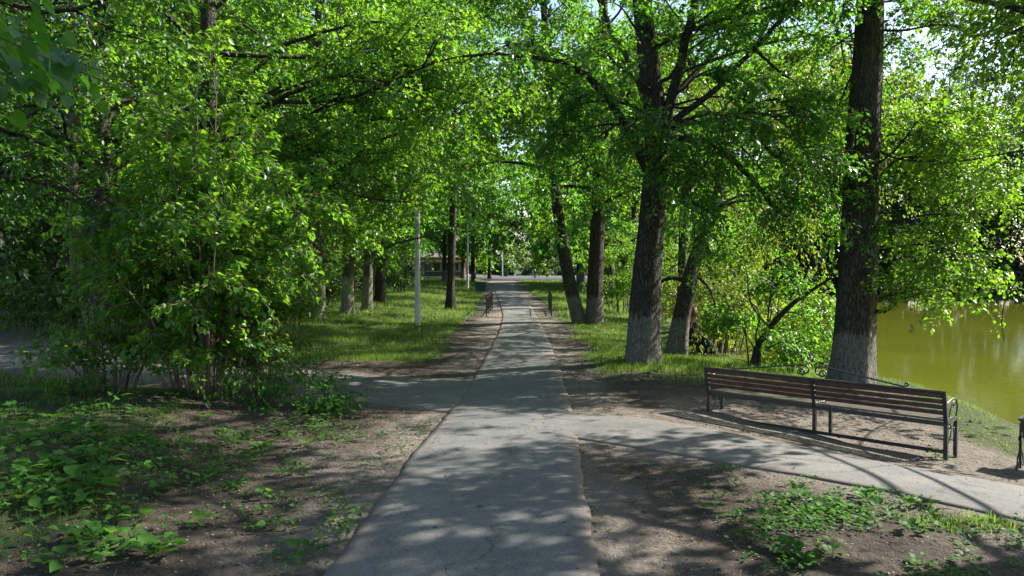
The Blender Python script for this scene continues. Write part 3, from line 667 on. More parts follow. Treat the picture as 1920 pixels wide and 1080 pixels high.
# trees just outside the view whose shade and branches reach into it
t = Tree(134)
t.trunk([gp(9.2, 7.9, -.1), (9.2, 8.0, 4), (9.1, 8.1, 9), (9.3, 8.2, 15)], .30, .12, flare=1.3, sides=16, seed=17)
t.path_limb([(9.2, 8.0, 5.2)] + pts_px([(2000, 60, 10), (1920, 33, 10.5), (1850, 10, 11), (1750, -12, 11.5), (1650, -40, 12)]), .085, .02)
t.path_limb([(9.2, 8.0, 4.4)] + pts_px([(2060, 230, 12.5), (1980, 275, 13.8), (1900, 285, 14.4), (1820, 300, 15)]), .05, .012)
t.path_limb([(9.2, 8.0, 4.0)] + pts_px([(2060, 320, 12.5), (1970, 430, 13.8), (1915, 520, 14.2), (1865, 575, 14.4), (1885, 640, 14.5)]), .04, .008, dens=.45)
t.crown(6.2, 16.5, 6.4, 31, up=(14, 60), asym=(0, .24))
for b in ((1900, 20, 11.5), (1900, 70, 11.5)): t.limb((9.2, 8.0, 5.0), P(*b), .04, .08, .05)
t.grow(nsec=10, nter=7, mleaf=26, leaf=.09, fine=True, bare=.35, width=.82, grow_=2.2, thin=.5)
t.build('pond_tree', 'leafy tree by the litter bin whose branches hang in over the water', 'tree', M_BARK, M_LEAF_BRI)
t = Tree(136)
t.trunk([gp(9.8, 3.4, -.1), (9.8, 3.4, 4), (9.7, 3.6, 9), (9.8, 3.7, 15)], .33, .12, flare=1.3, sides=14, seed=19)
t.crown(4.8, 16.5, 6.6, 30, up=(8, 60)); t.grow(nsec=12, nter=7, mleaf=26, leaf=.105, grow_=2.2, thin=.5)
t.build('pond_tree', 'shade tree on the bank past the litter bin, beside the pond path', 'tree', M_BARK, M_LEAF_LIN)
t = Tree(135)
t.trunk([gp(-10.6, 12.0, -.1), (-10.6, 12, 4), (-10.4, 12.2, 9), (-10.6, 12.3, 13)], .28, .1, flare=1.3, sides=14, seed=18)
t.crown(3.4, 14, 5.6, 28); t.grow(nsec=9, nter=7, mleaf=24, leaf=.105)
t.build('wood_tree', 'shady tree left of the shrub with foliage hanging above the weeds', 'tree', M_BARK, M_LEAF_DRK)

# ------------------------------------------------------------------ shrubs
def shrub(seed, base, stems, spread_, h, name, label, mat, stemmat, leaf=.075, full=False, nsec=9, nter=6, mleaf=24, group=None, sticks=0, lean=(0, 0), bare=.25, width=.72):
    t = Tree(seed); rs = t.rs; base = np.asarray(base, float)
    for i in range(stems):
        a = i * 2.4 + rs.uniform(-.4, .4); f = math.sqrt((i + .5) / stems); b = base + np.array([math.cos(a), math.sin(a), 0]) * f * spread_ * .28
        H = h * rs.uniform(.62, 1.05) * (1.08 - .45 * f); top = base + np.array([math.cos(a) * f * spread_ + lean[0], math.sin(a) * f * spread_ + lean[1], H])
        mid = b * .45 + top * .55 + np.array([-math.cos(a), -math.sin(a), 0]) * .18 * spread_ * f
        t.path_limb([b, mid, top], rs.uniform(.016, .036) * (1.2 - .4 * f), .007, 6)
    for i in range(sticks):
        a = rs.uniform(0, 6.283); r = spread_ * .35 * math.sqrt(rs.rand()); b = base + np.array([math.cos(a) * r, math.sin(a) * r, -.03]); l = rs.uniform(.5, 1.5)
        e = b + np.array([math.cos(a) * .35 * l + rs.normal() * .12, math.sin(a) * .35 * l + rs.normal() * .12, l])
        C = curve(b[None], e[None], 5, [.02], .05, rs); V, F = tubes(C, np.linspace(.009, .004, 5)[None], 4); t.wood(V, F)
    t.grow(nsec=nsec, nter=nter, mleaf=mleaf, leaf=leaf, full=full, seclen=.36, terlen=.55, lw=.17, droop=.3, bare=bare, width=width)
    return t.build(name, label, 'shrub', stemmat, mat, group, base, ('stems', 'foliage'))
shrub(201, gp(-5.35, 13.4), 24, 2.0, 5.4, 'lilac_shrub', 'big leafy shrub with many thin stems left of the footpath', M_LEAF_SHR, M_TWIGP, .108, True, 11, 7, 22, sticks=40, lean=(.1, -.2), bare=.17)
shrub(202, gp(-6.9, 13.2), 12, 1.5, 1.9, 'lilac_shrub', 'lower side of shrub thicket with upright twigs at the soil left of the tall one', M_LEAF_SHR, M_TWIGP, .085, True, 9, 6, 20, sticks=20, bare=.08)
shrub(203, gp(-4.5, 14.0), 11, 1.0, 3.0, 'lilac_shrub', 'rounded sunlit shrub leaning over the side path beside the tall one', M_LEAF_SHR, M_TWIGP, .078, True, 9, 6, 22, sticks=30, lean=(0, .2), bare=.1)
shrub(204, gp(-3.0, 12.1), 8, .6, .42, 'low_bush', 'knee-high leafy bush in the sun at the edge of the side path', M_WEED, M_WEED, .075, True, 5, 4, 10, bare=.05)
shrub(205, gp(-4.1, 12.4), 8, .65, .6, 'low_bush', 'knee-high leafy bush under the tall shrub beside bare soil', M_WEED, M_WEED, .08, True, 5, 4, 10, bare=.05)
for i, (x, y, sp, h, m, lab) in enumerate([(8.0, 28.5, 2.2, 4.5, M_LEAF_WIL, 'pale green willow bush over the water behind the leaning willow'), (7.2, 37, 2.6, 6.5, M_LEAF_BRI, 'tall yellow-green bush at the pond edge behind the twin trunks'), (5.9, 42, 2.4, 6.0, M_LEAF_BRI, 'bright bush on the bank right of the twin trunks'),
                                           (8.4, 21.6, 1.5, 2.2, M_LEAF_BRI, 'yellow-green bush hanging over the water behind the bench'), (7.6, 33, 2.2, 3.6, M_LEAF_WIL, 'low pale bush at the waterline between the willow and the twin trunks'), (6.6, 24.6, 1.4, 2.6, M_LEAF_WIL, 'loose pale bush at the waterline beside the crouching person')]):
    shrub(210 + i, gp(x, y), 14, sp, h, 'bank_bush', lab, m, M_TWIG, .11, False, 8, 6, 20, bare=.1, width=.55 if m is M_LEAF_WIL else .72)
for i, (x, y, h) in enumerate([(-9.2, 38, 3.0), (-8.6, 47, 3.0), (-14, 35, 2.4), (-8.0, 55, 3.0), (-13.2, 24.4, 1.3), (-15.6, 26.0, 1.5), (-18.4, 28.2, 1.5), (-20.5, 37, 3.0), (-26, 40, 3.2), (-12.4, 29, 2.0)]):
    shrub(220 + i, gp(x, y), 12, 1.9, h, 'understorey_bush', ['dark bush behind the whitewashed row', 'dark round bush beside the root-flared trunk', 'dark bush on the lawn deep left of the row', 'dense bush in front of the kiosk trees', 'waist-high dark hedge bush along the side path', 'waist-high hedge bush between two others along the side path', 'waist-high hedge bush at the side path near the leaning dark trunk', 'dark bush behind the leaning dark trunk', 'dark bush deep in the wood past the leaning trunk', 'dark bush between the straight dark trunk and the lawn'][i], M_LEAF_FAR, M_TWIG, .16, False, 7, 6, 16, bare=.08)

# ------------------------------------------------------------------ trees further off (copies)
def far_proto(seed, H, R, h0, leafm, bark, leaf, n=18, width=.72, up=(0, 55), r=.26):
    t = Tree(seed); t.trunk([(0, 0, -.2), (.1, .05, H * .3), (-.1, 0, H * .6), (0, 0, H * .95)], r, .05, flare=1.3, sides=10, seed=seed)
    t.crown(h0, H, R, n, up=up)
    t.grow(nsec=8, nter=6, mleaf=16, leaf=leaf * 1.35, lw=.55, terlen=1.5, thin=1.0, grow_=1.0, width=width, sidesL=5, twigs=False)
    return t
protos = [far_proto(301, 16, 5.2, 3.2, M_LEAF_LIN, M_BARK, .26), far_proto(302, 18, 4.8, 2.6, M_LEAF_BRI, M_BARK, .26), far_proto(303, 15, 5.6, 2.2, M_LEAF_FAR, M_BARK, .28, 20), far_proto(304, 19, 3.6, 1.0, M_LEAF_CON, M_BARK, .26, 26, .4, (-8, 25))]
roots = []
for i, t in enumerate(protos):
    roots.append(t.build('background_tree', 'x', 'tree', [M_BARKW, M_BARK, M_BARK, M_BARK][i], [M_LEAF_LIN, M_LEAF_BRI, M_LEAF_FAR, M_LEAF_CON][i], None, np.zeros(3)))
used = [False] * 4
def plant_far(k, x, y, sc_, rz, lab, grp):
    o = roots[k] if not used[k] else copy_tree(roots[k]); used[k] = True
    o.location = (x, y, gz(x, y) - .05); o.rotation_euler = (0, 0, rz); o.scale = (sc_, sc_, sc_ * random.uniform(.92, 1.1)); o['label'] = lab; o['group'] = grp
KN = ['linden with whitewashed base', 'bright green tree', 'dense dark green tree', 'dark conifer-shaped tree']
far = []
for px, py, k in ((752, 540, 0), (888, 531, 0), (833, 533, 0), (760, 528, 1), (868, 528, 0), (918, 526, 1)):
    s = (py - HOR) / EYE; far.append((k, (px - 960) / s, FPX / s, 'in front of the kiosk', 'trees in front of the kiosk'))
for k, x, y in ((0, 8.4, 53), (1, 8.2, 64), (0, 8.8, 77), (0, 7.4, 84), (2, 10.5, 98), (1, 9.5, 104)): far.append((k, x, y, 'on the grass strip between footpath and pond', 'trees along the pond side of the footpath'))
rr = random.Random(5)
cand = []
while len(cand) < 34:
    x = rr.uniform(-62, -11); y = rr.uniform(27, 100)
    if abs((y - 45) - (-x - 60) * .6) < 0 or float(paved(np.array([x]), np.array([y]))[0]) < 2: continue
    if x > -16 and y < 40: continue
    if x / y > -.2 and y > 60: continue
    if all(math.hypot(x - a, y - b) > 5.5 for a, b in cand) and abs(x / y) < .95: cand.append((x, y))
for x, y in cand: far.append((rr.choice([0, 1, 2, 2]), x, y, 'in the wood left of the lawn', 'trees of the wood left of the lawn'))
for i in range(20): far.append((rr.choice([0, 1, 2, 2]), -75 + i * 8 + rr.uniform(-2, 2), 156 + rr.uniform(0, 14), 'beyond the crossing road', 'trees beyond the crossing road'))
for i in range(22): far.append((rr.choice([2, 2, 0]), -70 + i * 6.2 + rr.uniform(-2, 2), 178 + rr.uniform(0, 12), 'in the rows far beyond the crossing road', 'trees far beyond the crossing road'))
for i in range(21):
    x = 16 + i * 4.2 + rr.uniform(-1.5, 1.5); far.append((rr.choice([2, 2, 3, 1]), x, float(np.interp(x, FAR[:, 0], FAR[:, 1])) + 4 + rr.uniform(0, 5), 'on the far bank of the pond', 'trees on the far bank of the pond'))
for i in range(18):
    x = 18 + i * 5.2 + rr.uniform(-2, 2); far.append((rr.choice([2, 3, 3]), x, float(np.interp(x, FAR[:, 0], FAR[:, 1])) + 15 + rr.uniform(0, 6), 'in the second row behind the far bank', 'trees behind the far bank of the pond'))
for k, x, y, where, grp in far: plant_far(k, x, y, rr.uniform(.85, 1.2) * (1.3 if 'kiosk' in grp or 'pond side' in grp else 1.22 if 'far bank' in grp else 1.0), rr.uniform(0, 6.28), KN[k] + ' ' + where, grp)

fb = shrub(230, np.array([0., 0., 0.]), 12, 2.4, 3.2, 'background_bush', 'x', M_LEAF_FAR, M_TWIG, .30, False, 7, 6, 14, bare=.05)
spots = [(x, float(np.interp(x, FAR[:, 0], FAR[:, 1])) + rr.uniform(.4, 2.0), 'low bush at the waterline on the far bank of the pond', 'bushes on the far bank of the pond') for x in np.arange(12, 62, 3.0)]
spots += [(x + rr.uniform(-1, 1), 151 + rr.uniform(0, 3), 'low bush beyond the crossing road', 'bushes beyond the crossing road') for x in np.arange(-26, 32, 3.2)]
spots += [(rr.uniform(-45, -14), rr.uniform(48, 80), 'low bush between the trunks of the wood', 'bushes in the wood left of the lawn') for i in range(16)]
for i, (x, y, lab, grp) in enumerate(spots):
    o = fb if i == 0 else copy_tree(fb); o.location = (x, y, gz(x, y) - .05); o.rotation_euler = (0, 0, rr.uniform(0, 6.28)); sc_ = rr.uniform(.7, 1.25); o.scale = (sc_, sc_, sc_); o['label'] = lab; o['group'] = grp

# ------------------------------------------------------------------ overhanging branch close to the camera
root = thing('overhanging_tree', 'tree at the left whose drooping branch of large leaves hangs close overhead', 'tree', gp(-5.2, 1.6, -.1))
b0 = np.array(root.location)
t = Tree(401); t.trunk([gp(-5.2, 1.6, -.1), (-5.2, 1.6, 3), (-5.1, 1.7, 6), (-5.2, 1.8, 9)], .2, .06, sides=14, flare=1.3, seed=4)
for i in range(7): a = 2.4 * i + 2; t.limb((-5.15, 1.7, 4.5 + i * .6), (-5.15 + 2 * math.cos(a) - .6, 1.7 + 2 * math.sin(a) - 1, 5.4 + i * .7), .04)
t.grow(nsec=6, nter=5, mleaf=16, leaf=.09, thin=.8, grow_=1.2)
link('trunk', mesh_np('trunk', np.concatenate(t.wv) - b0, [np.concatenate(t.wf)], True), M_BARK, root)
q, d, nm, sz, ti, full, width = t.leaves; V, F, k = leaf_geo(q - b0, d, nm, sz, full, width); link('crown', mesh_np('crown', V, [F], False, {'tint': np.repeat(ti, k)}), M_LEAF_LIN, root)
def big_leaf(seed, L=.085, W=.052, n=7):
    """heart-shaped leaf blade with midrib fold and a petiole, in its own mesh"""
    rs = np.random.RandomState(seed); V = []; F = []
    for i in range(n + 1):
        u = i / n; w = W * (math.sin(math.pi * (u * .93 + .07) ** .62)) ** .9 * (1 - .15 * u); y = L * u; z = -.22 * L * u * u + rs.normal() * .0012
        V += [(-w * .98, y - (.12 * L if i == 0 else 0), z + .22 * w + rs.normal() * .0015), (-w * .5, y, z + .13 * w), (0, y, z), (w * .5, y, z + .13 * w), (w * .98, y - (.12 * L if i == 0 else 0), z + .22 * w + rs.normal() * .0015)]
    for i in range(n):
        for j in range(4): a = i * 5 + j; F.append((a, a + 1, a + 6, a + 5))
    b = len(V); V += [(-.0015, -.035, .006), (.0015, -.035, .006), (.0015, 0, 0), (-.0015, 0, 0)]; F.append((b, b + 1, b + 2, b + 3))
    me = mesh_np('leaf', V, [np.array(F)], True, {'tint': np.full(len(V), rs.uniform(.1, .8))}); return me
BL = [big_leaf(s) for s in range(6)]
for m in BL: m.materials.append(M_LEAF_LIN)  # darker leaf colour chosen to carry the shade on this branch
def orient(d, n): 
    d = Vector(d).normalized(); n = Vector(n); x = d.cross(n).normalized(); z = x.cross(d); M = Matrix((x, d, z)).transposed(); return M.to_quaternion()
for br in ([(-.05, 0), (-160, -120, 2.9), (-20, 40, 2.75), (110, 110, 2.7), (235, 150, 2.65)], [(0, 0), (-150, 60, 2.5), (-20, 120, 2.4), (60, 165, 2.35), (120, 205, 2.3)], [(0, 0), (-60, -60, 2.6), (30, -20, 2.5), (70, 10, 2.5), (120, 40, 2.5)], [(0, 0), (-100, 20, 3.1), (50, 80, 3.1), (150, 130, 3.0), (190, 185, 3.0)], [(0, 0), (-140, 120, 2.8), (-60, 150, 2.7), (10, 185, 2.65), (60, 210, 2.6)], [(0, 0), (-130, 0, 2.45), (20, 90, 2.4), (130, 125, 2.4), (225, 165, 2.4)], [(0, 0), (-120, 40, 2.9), (60, 110, 2.9), (160, 150, 2.9), (205, 215, 2.9)]):
    c = [np.array([-5.1, 1.7, 4.6])] + pts_px(br[1:]); Cc = np.array(c); L = np.concatenate([[0], np.cumsum(np.linalg.norm(np.diff(Cc, axis=0), axis=1))]); qq = np.linspace(0, L[-1], 30)
    Cc = np.stack([np.interp(qq, L, Cc[:, k]) for k in range(3)], 1)
    for _ in range(3): Cc[1:-1] = (Cc[:-2] + 2 * Cc[1:-1] + Cc[2:]) / 4
    V, F = tubes(Cc[None], np.linspace(.014, .0015, 30)[None], 6)
    bo = link('branch', mesh_np('branch', V - b0, [F], True), M_TWIG, root)
    for i in range(34):
        u = RS.uniform((L[1] / L[-1]) * .97, 1.0); j = int(u * 28.9); p = Cc[j]; ta = unit(Cc[j + 1] - Cc[j]); side = unit(np.cross(ta, [0, 0, 1])) * (1 if i % 2 else -1)
        off = RS.uniform(.0, .14); p = p + side * off + np.array([0, 0, RS.normal() * .035])
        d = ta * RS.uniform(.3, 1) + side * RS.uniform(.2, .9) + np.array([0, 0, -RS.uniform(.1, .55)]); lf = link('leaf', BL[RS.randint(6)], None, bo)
        lf.location = p - b0; lf.rotation_mode = 'QUATERNION'; lf.rotation_quaternion = orient(d, np.array([0, 0, 1]) + RS.normal(size=3) * .45); s_ = RS.uniform(.5, .95); lf.scale = (s_,) * 3

# ------------------------------------------------------------------ bench
A = np.array([3.2, 12.6]); B = np.array([5.73, 10.1]); BL_ = float(np.linalg.norm(B - A)); ang = math.atan2(*(B - A)[::-1])
zA, zB = gz(*A), gz(*B)
bench = thing('park_bench', 'long dark slatted bench with scrolled iron ornament, facing the pond', 'bench', (A[0], A[1], min(zA, zB) * .6 + max(zA, zB) * .4), ang)
PX = (.025, BL_ / 2, BL_ - .025)
def back_pt(x, h): return (x, -.10 * max(0, (h - .42)) / .40, h)
for i, x in enumerate(PX):
    m = MB(); m.bar((x, 0, -.12), (x, 0, .42), .05, .05); m.bar((x, 0, .40), back_pt(x, .83), .05, .045); m.build('back_post', M_BLACK, bench)
for x in (.025, BL_ / 2 + .06, BL_ - .025): MB().bar((x, .43, -.12), (x, .43, .43), .045, .045).build('leg', M_BLACK, bench)
for k in (0, 1):
    x0, x1 = PX[k] + .025, PX[k + 1] - .025
    for h, hh in ((.553, .058), (.630, .058), (.706, .058), (.788, .068)):
        y = back_pt(0, h)[1]; m = MB(); m.box(((x0 + x1) / 2, y + .004, h), (x1 - x0, .028, hh), bev=.005, M=Matrix.Rotation(math.radians(14), 4, 'X')); m.build('back_slat', M_SLAT, bench)
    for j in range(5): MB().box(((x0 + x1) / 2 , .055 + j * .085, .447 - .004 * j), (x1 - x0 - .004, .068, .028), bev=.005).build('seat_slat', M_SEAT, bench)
    MB().bar((x0, 0, .40), (x1, 0, .40), .03, .055).build('seat_rail', M_BLACK, bench)
    MB().bar((x0, .43, .405), (x1, .43, .405), .03, .04).build('seat_rail', M_BLACK, bench)
    MB().bar((x0, 0, .035), (x1, 0, .035), .035, .045).build('ground_rail', M_BLACK, bench)
MB().bar((0.0, back_pt(0, .835)[1], .838), (BL_, back_pt(0, .835)[1], .838), .045, .022).build('top_rail', M_BLACK, bench)
for x in PX: MB().bar((x, .0, .418), (x, .43, .418), .035, .03).build('seat_bracket', M_BLACK, bench)
def spiral(cx, cz, r0, r1, a0, turns, n=26):
    return [(cx + (r0 + (r1 - r0) * i / n) * math.cos(a0 + turns * 2 * math.pi * i / n), cz + (r0 + (r1 - r0) * i / n) * math.sin(a0 + turns * 2 * math.pi * i / n)) for i in range(n + 1)]
def bez(p, n=14):
    p = [np.array(q, float) for q in p]; return [tuple((1 - t) ** 3 * p[0] + 3 * (1 - t) ** 2 * t * p[1] + 3 * (1 - t) * t * t * p[2] + t ** 3 * p[3]) for t in np.linspace(0, 1, n)]
yb = back_pt(0, .85)[1]; mid = BL_ / 2
for sg in (-1, 1):
    # scroll beside the centre, arch over it, long tail down to the rail, small end curl
    sp = spiral(.155, .915, .014, .062, math.pi * .6, -1.35)
    sp = [(a, b) for a, b in sp]
    c = bez([sp[-1], (.02, .86), (.0, 1.02), (.14, 1.025)]) + bez([(.14, 1.025), (.30, 1.02), (.75, .93), (1.22, .865)])[1:] + bez([(1.22, .865), (1.31, .855), (1.345, .90), (1.30, .915)])[1:] + [(1.28, .905), (1.275, .89)]
    MB().tube([(mid + sg * a, yb, b) for a, b in sp + c[1:]], .0115, 8).build('scroll_ornament', M_BLACK, bench, smooth=True)
for x in (.025, BL_ - .025):
    arm = bez([(-.06, .66), (.12, .70), (.22, .72), (.36, .70)]) + bez([(.36, .70), (.50, .68), (.52, .52), (.43, .46)])[1:]
    MB().tube([(x, a, b) for a, b in arm], .011, 8).build('armrest', M_BLACK, bench, smooth=True)
    cu = spiral(.33, .62, .008, .05, 0, 1.4) ; cu += bez([cu[-1], (.30, .70), (.16, .56), (.12, .47)])[1:]
    MB().tube([(x, a, b) for a, b in cu], .008, 7).build('arm_scroll', M_BLACK, bench, smooth=True)
    cu = spiral(.14, .33, .008, .055, 0, 1.3); MB().tube([(x, a, b) for a, b in cu + bez([cu[-1], (.26, .40), (.28, .20), (.03, .08)])[1:]], .008, 7).build('leg_scroll', M_BLACK, bench, smooth=True)
    cu = spiral(.07, .19, .006, .034, 0, 1.3); MB().tube([(x, a, b) for a, b in cu], .007, 7).build('leg_scroll', M_BLACK, bench, smooth=True)
    cu = spiral(.36, .28, .006, .04, math.pi, 1.3); MB().tube([(x, a, b) for a, b in cu], .007, 7).build('leg_scroll', M_BLACK, bench, smooth=True)

# litter bin by the water
def bin_stand(loc, rz):
    r = thing('litter_bin', 'black tapered litter bin in a scrolled iron stand near the bench', 'bin', loc, rz)
    m = MB(); prof = [(.125, .25), (.135, .255), (.20, .70), (.205, .705)]
    def fr(a, z): return [(sx * a, sy * a, z) for sx, sy in ((-1, -1), (1, -1), (1, 1), (-1, 1))]
    V = fr(.14, .24) + fr(.205, .70) + fr(.19, .70) + fr(.13, .27); q = lambda a, b: [(a + i, a + (i + 1) % 4, b + (i + 1) % 4, b + i) for i in range(4)]
    m.add(V, q(0, 4) + q(4, 8) + q(8, 12) + [(3, 2, 1, 0), (12, 13, 14, 15)]); m.build('basket', M_BLACK, r)
    m = MB(); m.add(fr(.222, .69) + fr(.222, .72) + fr(.19, .72) + fr(.19, .69), q(0, 4) + q(4, 8) + q(8, 12) + q(12, 0)); m.build('rim', M_BLACK, r)
    for sg in (-1, 1):
        MB().bar((sg * .235, 0, 0), (sg * .235, 0, .62), .03, .012).build('stand_post', M_BLACK, r)
        for s2 in (-1, 1):
            c = spiral(s2 * .06, .42, .008, .045, math.pi * .5, 1.3 * s2); MB().tube([(sg * .235, a, b) for a, b in c], .008, 6).build('scroll', M_BLACK, r, smooth=True)
            c = bez([(0, .36), (s2 * .03, .2), (s2 * .20, .25), (s2 * .17, 0.0)]); MB().tube([(sg * .235, a, b) for a, b in c], .009, 6).build('foot', M_BLACK, r, smooth=True)
            c = spiral(s2 * .10, .09, .006, .04, 0, 1.3 * s2); MB().tube([(sg * .235, a, b) for a, b in c], .007, 6).build('scroll', M_BLACK, r, smooth=True)
        MB().bar((sg * .235, 0, .60), (sg * .17, 0, .60), .02, .012).build('bracket', M_BLACK, r)
    return r
bx_, by_ = 6.86, 9.95
bin_stand((bx_, by_, gz(bx_, by_)), ang)

# lamp posts
def lamp(x, y, H, lab, grp=None):
    r = thing('lamp_post', lab, 'lamp post', (x, y, gz(x, y)), .5, grp)
    m = MB(); m.lathe([(.125, -.3), (.12, 0), (.115, .05), (.075, H - .02), (.07, H)], 8); m.build('pole', M_CONC, r)
    m = MB(); m.lathe([(.085, H - .45), (.085, H - .40)], 12); m.lathe([(.085, H - .15), (.085, H - .10)], 12); m.build('clamp', M_BLACK, r)
    MB().tube([(.06, 0, H - .4), (.12, 0, H + .1), (.4, 0, H + .35), (1.0, 0, H + .42)], .022, 7).build('arm', M_CONC, r, smooth=True)
    h = MB(); h.box((1.2, 0, H + .43), (.55, .2, .09), bev=.03); h = h.build('lamp_head', M_CONC, r); MB().box((1.22, 0, H + .375), (.36, .15, .025), bev=.008).build('diffuser', M_WHITE, h)
    return r
p = G(783, 613); lamp(p[0], p[1], 7.4, 'pale concrete lamp post standing in the sunlit grass')
p = G(877, 543); lamp(p[0], p[1], 7.4, 'thin concrete lamp post beside the green waste container')
p = G(942, 522); lamp(p[0], p[1], 7.4, 'far lamp post beside the teal fence at the road')

# railings over the culvert
def railing(a, b, lab):
    a = np.array(a); b = np.array(b); L = float(np.linalg.norm(b - a)); r = thing('railing', lab, 'railing', (a[0], a[1], gz(*a)), math.atan2(*(b - a)[::-1]))
    dz = gz(*b) - gz(*a)
    for i, x in enumerate(np.linspace(0, L, 4)): MB().bar((x, 0, -.2 + dz * x / L), (x, 0, 1.02 + dz * x / L), .05, .05).build('post', M_BLACK, r)
    for h in (.2, .85): MB().bar((0, 0, h), (L, 0, h + dz), .03, .035).build('rail', M_BLACK, r)
    pk = MB().bar((0, 0, .12), (0, 0, .95), .018, .018); pk.add([(-.02, 0, .95), (0, .012, .95), (.02, 0, .95), (0, -.012, .95), (0, 0, 1.06)], [(0, 1, 4), (1, 2, 4), (2, 3, 4), (3, 0, 4)]); me = pk.mesh('picket'); me.materials.append(M_BLACK)
    n = int(L / .16)
    for i in range(1, n):
        if abs((i / n * 3) % 1) > .02 and abs((i / n * 3) % 1) < .98: o = link('picket', me, None, r); o.location = (i / n * L, 0, dz * i / n)
railing((-1.16, 35.0), (-1.06, 41.5), 'black iron railing with spear pickets on the lawn side of the path')
railing((1.80, 35.3), (1.97, 41.5), 'black iron railing with spear pickets on the pond side of the path')

# waste containers
def container(x, y, w, h, lab, rz=0):
    r = thing('waste_container', lab, 'waste container', (x, y, gz(x, y)), rz)
    def fr(a, b, z): return [(sx * a, sy * b, z) for sx, sy in ((-1, -1), (1, -1), (1, 1), (-1, 1))]
    q = lambda a, b: [(a + i, a + (i + 1) % 4, b + (i + 1) % 4, b + i) for i in range(4)]
    MB().add(fr(w * .42, w * .36, .1) + fr(w * .5, w * .42, h), q(0, 4) + [(3, 2, 1, 0), (4, 5, 6, 7)]).build('body', M_GREEN, r)
    MB().box((0, 0, h + .02), (w * 1.08, w * .92, .07), bev=.02).build('rim', M_GREEN, r)
    for i in range(5): MB().bar((-w * .40 + w * .2 * i, -w * .375, .14), (-w * .44 + w * .22 * i, -w * .43, h - .02), .03, .03).build('rib', M_GREEN, r)
    for sx in (-1, 1):
        for sy in (-1, 1): MB().lathe([(.03, 0), (.04, .01), (.04, .1)], 8, (sx * w * .36, sy * w * .3, 0)).build('foot', M_BLACK, r)
p = G(902, 549); container(p[0], p[1], .95, .85, 'dark green ribbed waste container on the grass beside the path')
p = G(945, 521.5); container(p[0], p[1], 1.5, 1.0, 'far green waste container on the grass island at the road')

# kiosk behind the trees
p = G(808, 525); k = thing('kiosk', 'low kiosk with red and white fascia behind the trees', 'kiosk', (p[0], p[1] + 2, gz(p[0], p[1])), .12)
W_, Dp, Hk = 9.0, 4.0, 3.0
MB().box((0, 0, .35), (W_, Dp, .7)).build('base_wall', M_GREYW, k); MB().box((0, .1, 1.55), (W_ - .1, Dp - .3, 1.7)).build('wall', M_GREYW, k)
MB().box((0, -.35, 2.85), (W_ + .5, Dp + .9, .5), bev=.02).build('red_fascia', M_RED, k); MB().box((0, -.35, 2.47), (W_ + .46, Dp + .86, .24), bev=.02).build('white_fascia', M_WHITE, k)
MB().add([(-W_ / 2, -2.2, 3.11), (W_ / 2, -2.2, 3.11), (W_ / 2, 2, 3.11), (-W_ / 2, 2, 3.11), (0, -.1, 3.9)], [(0, 1, 4), (1, 2, 4), (2, 3, 4), (3, 0, 4), (3, 2, 1, 0)]).build('roof', M_GREYW, k)
for i in range(6):
    x = -W_ / 2 + .8 + i * 1.45
    w = MB().box((x, -1.78, 1.55), (1.2, .06, 1.3)).build('window', M_GLASSD, k); f = MB()
    for dx in (-.62, .62): f.box((x + dx, -1.82, 1.55), (.08, .08, 1.45))
    f.box((x, -1.82, 2.24), (1.16, .08, .08)); f.box((x, -1.82, .87), (1.16, .08, .08)); f.build('frame', M_WHITE, w)
p = G(868, 524); st = thing('stall_sign', 'upright red and white advertising stand beside the kiosk', 'sign', (p[0], p[1], gz(p[0], p[1])), .1)
MB().box((0, 0, 1.35), (1.1, .12, 2.3), bev=.02).build('panel', M_RED, st); MB().box((0, -.075, 1.5), (.9, .03, 1.3), bev=.005).build('poster', M_GREYW, st)
for sx in (-.5, .5): MB().bar((sx, 0, 0), (sx, 0, .3), .08, .08).build('foot', M_BLACK, st)
# teal sheet fence
p = G(900, 516); fx = thing('sheet_fence', 'tall teal corrugated sheet fence across the road', 'fence', (p[0] - 1, p[1], gz(p[0], p[1])), .02)
me = MB()
for i in range(6): me.box((i * .2 - .5, -.02 if i % 2 else .02, 2.2), (.2, .03, 4.3))
sm_ = me.mesh('sheet'); sm_.materials.append(M_TEAL)
for i in range(11): o = link('sheet', sm_, None, fx); o.location = (-7 + i * 1.22, 0, 0)
for i in range(12): MB().bar((-7.6 + i * 1.22, .08, -.1), (-7.6 + i * 1.22, .08, 4.3), .08, .08).build('post', M_BLACK, fx)

# ------------------------------------------------------------------ people
def skin_mesh(name, verts, edges, radii, root=0, sub=2):
    me = bpy.data.meshes.new(name); me.from_pydata([tuple(v) for v in verts], edges, []); o = bpy.data.objects.new(name, me); COL.objects.link(o)
    sm = o.modifiers.new('Skin', 'SKIN'); sm.use_smooth_shade = True
    for i, d in enumerate(me.skin_vertices[0].data):
        d.radius = radii[i] if hasattr(radii[i], '__len__') else (radii[i], radii[i]); d.use_root = (i == root)
    ss = o.modifiers.new('Sub', 'SUBSURF'); ss.levels = sub; ss.render_levels = sub
    dg = bpy.context.evaluated_depsgraph_get(); out = bpy.data.meshes.new_from_object(o.evaluated_get(dg)); out.name = name
    bpy.data.objects.remove(o); bpy.data.meshes.remove(me); return out
NAMES = ['pelvis', 'waist', 'chest', 'neck', 'headb', 'headm', 'headt', 'shL', 'elL', 'wrL', 'haL', 'shR', 'elR', 'wrR', 'haR', 'hiL', 'knL', 'anL', 'toL', 'hiR', 'knR', 'anR', 'toR']
RADS = dict(pelvis=.125, waist=.115, chest=.135, neck=.055, headb=.075, headm=.095, headt=.07, shL=.06, elL=.042, wrL=.03, haL=.035, shR=.06, elR=.042, wrR=.03, haR=.035, hiL=.085, knL=.058, anL=.042, toL=.035, hiR=.085, knR=.058, anR=.042, toR=.035)
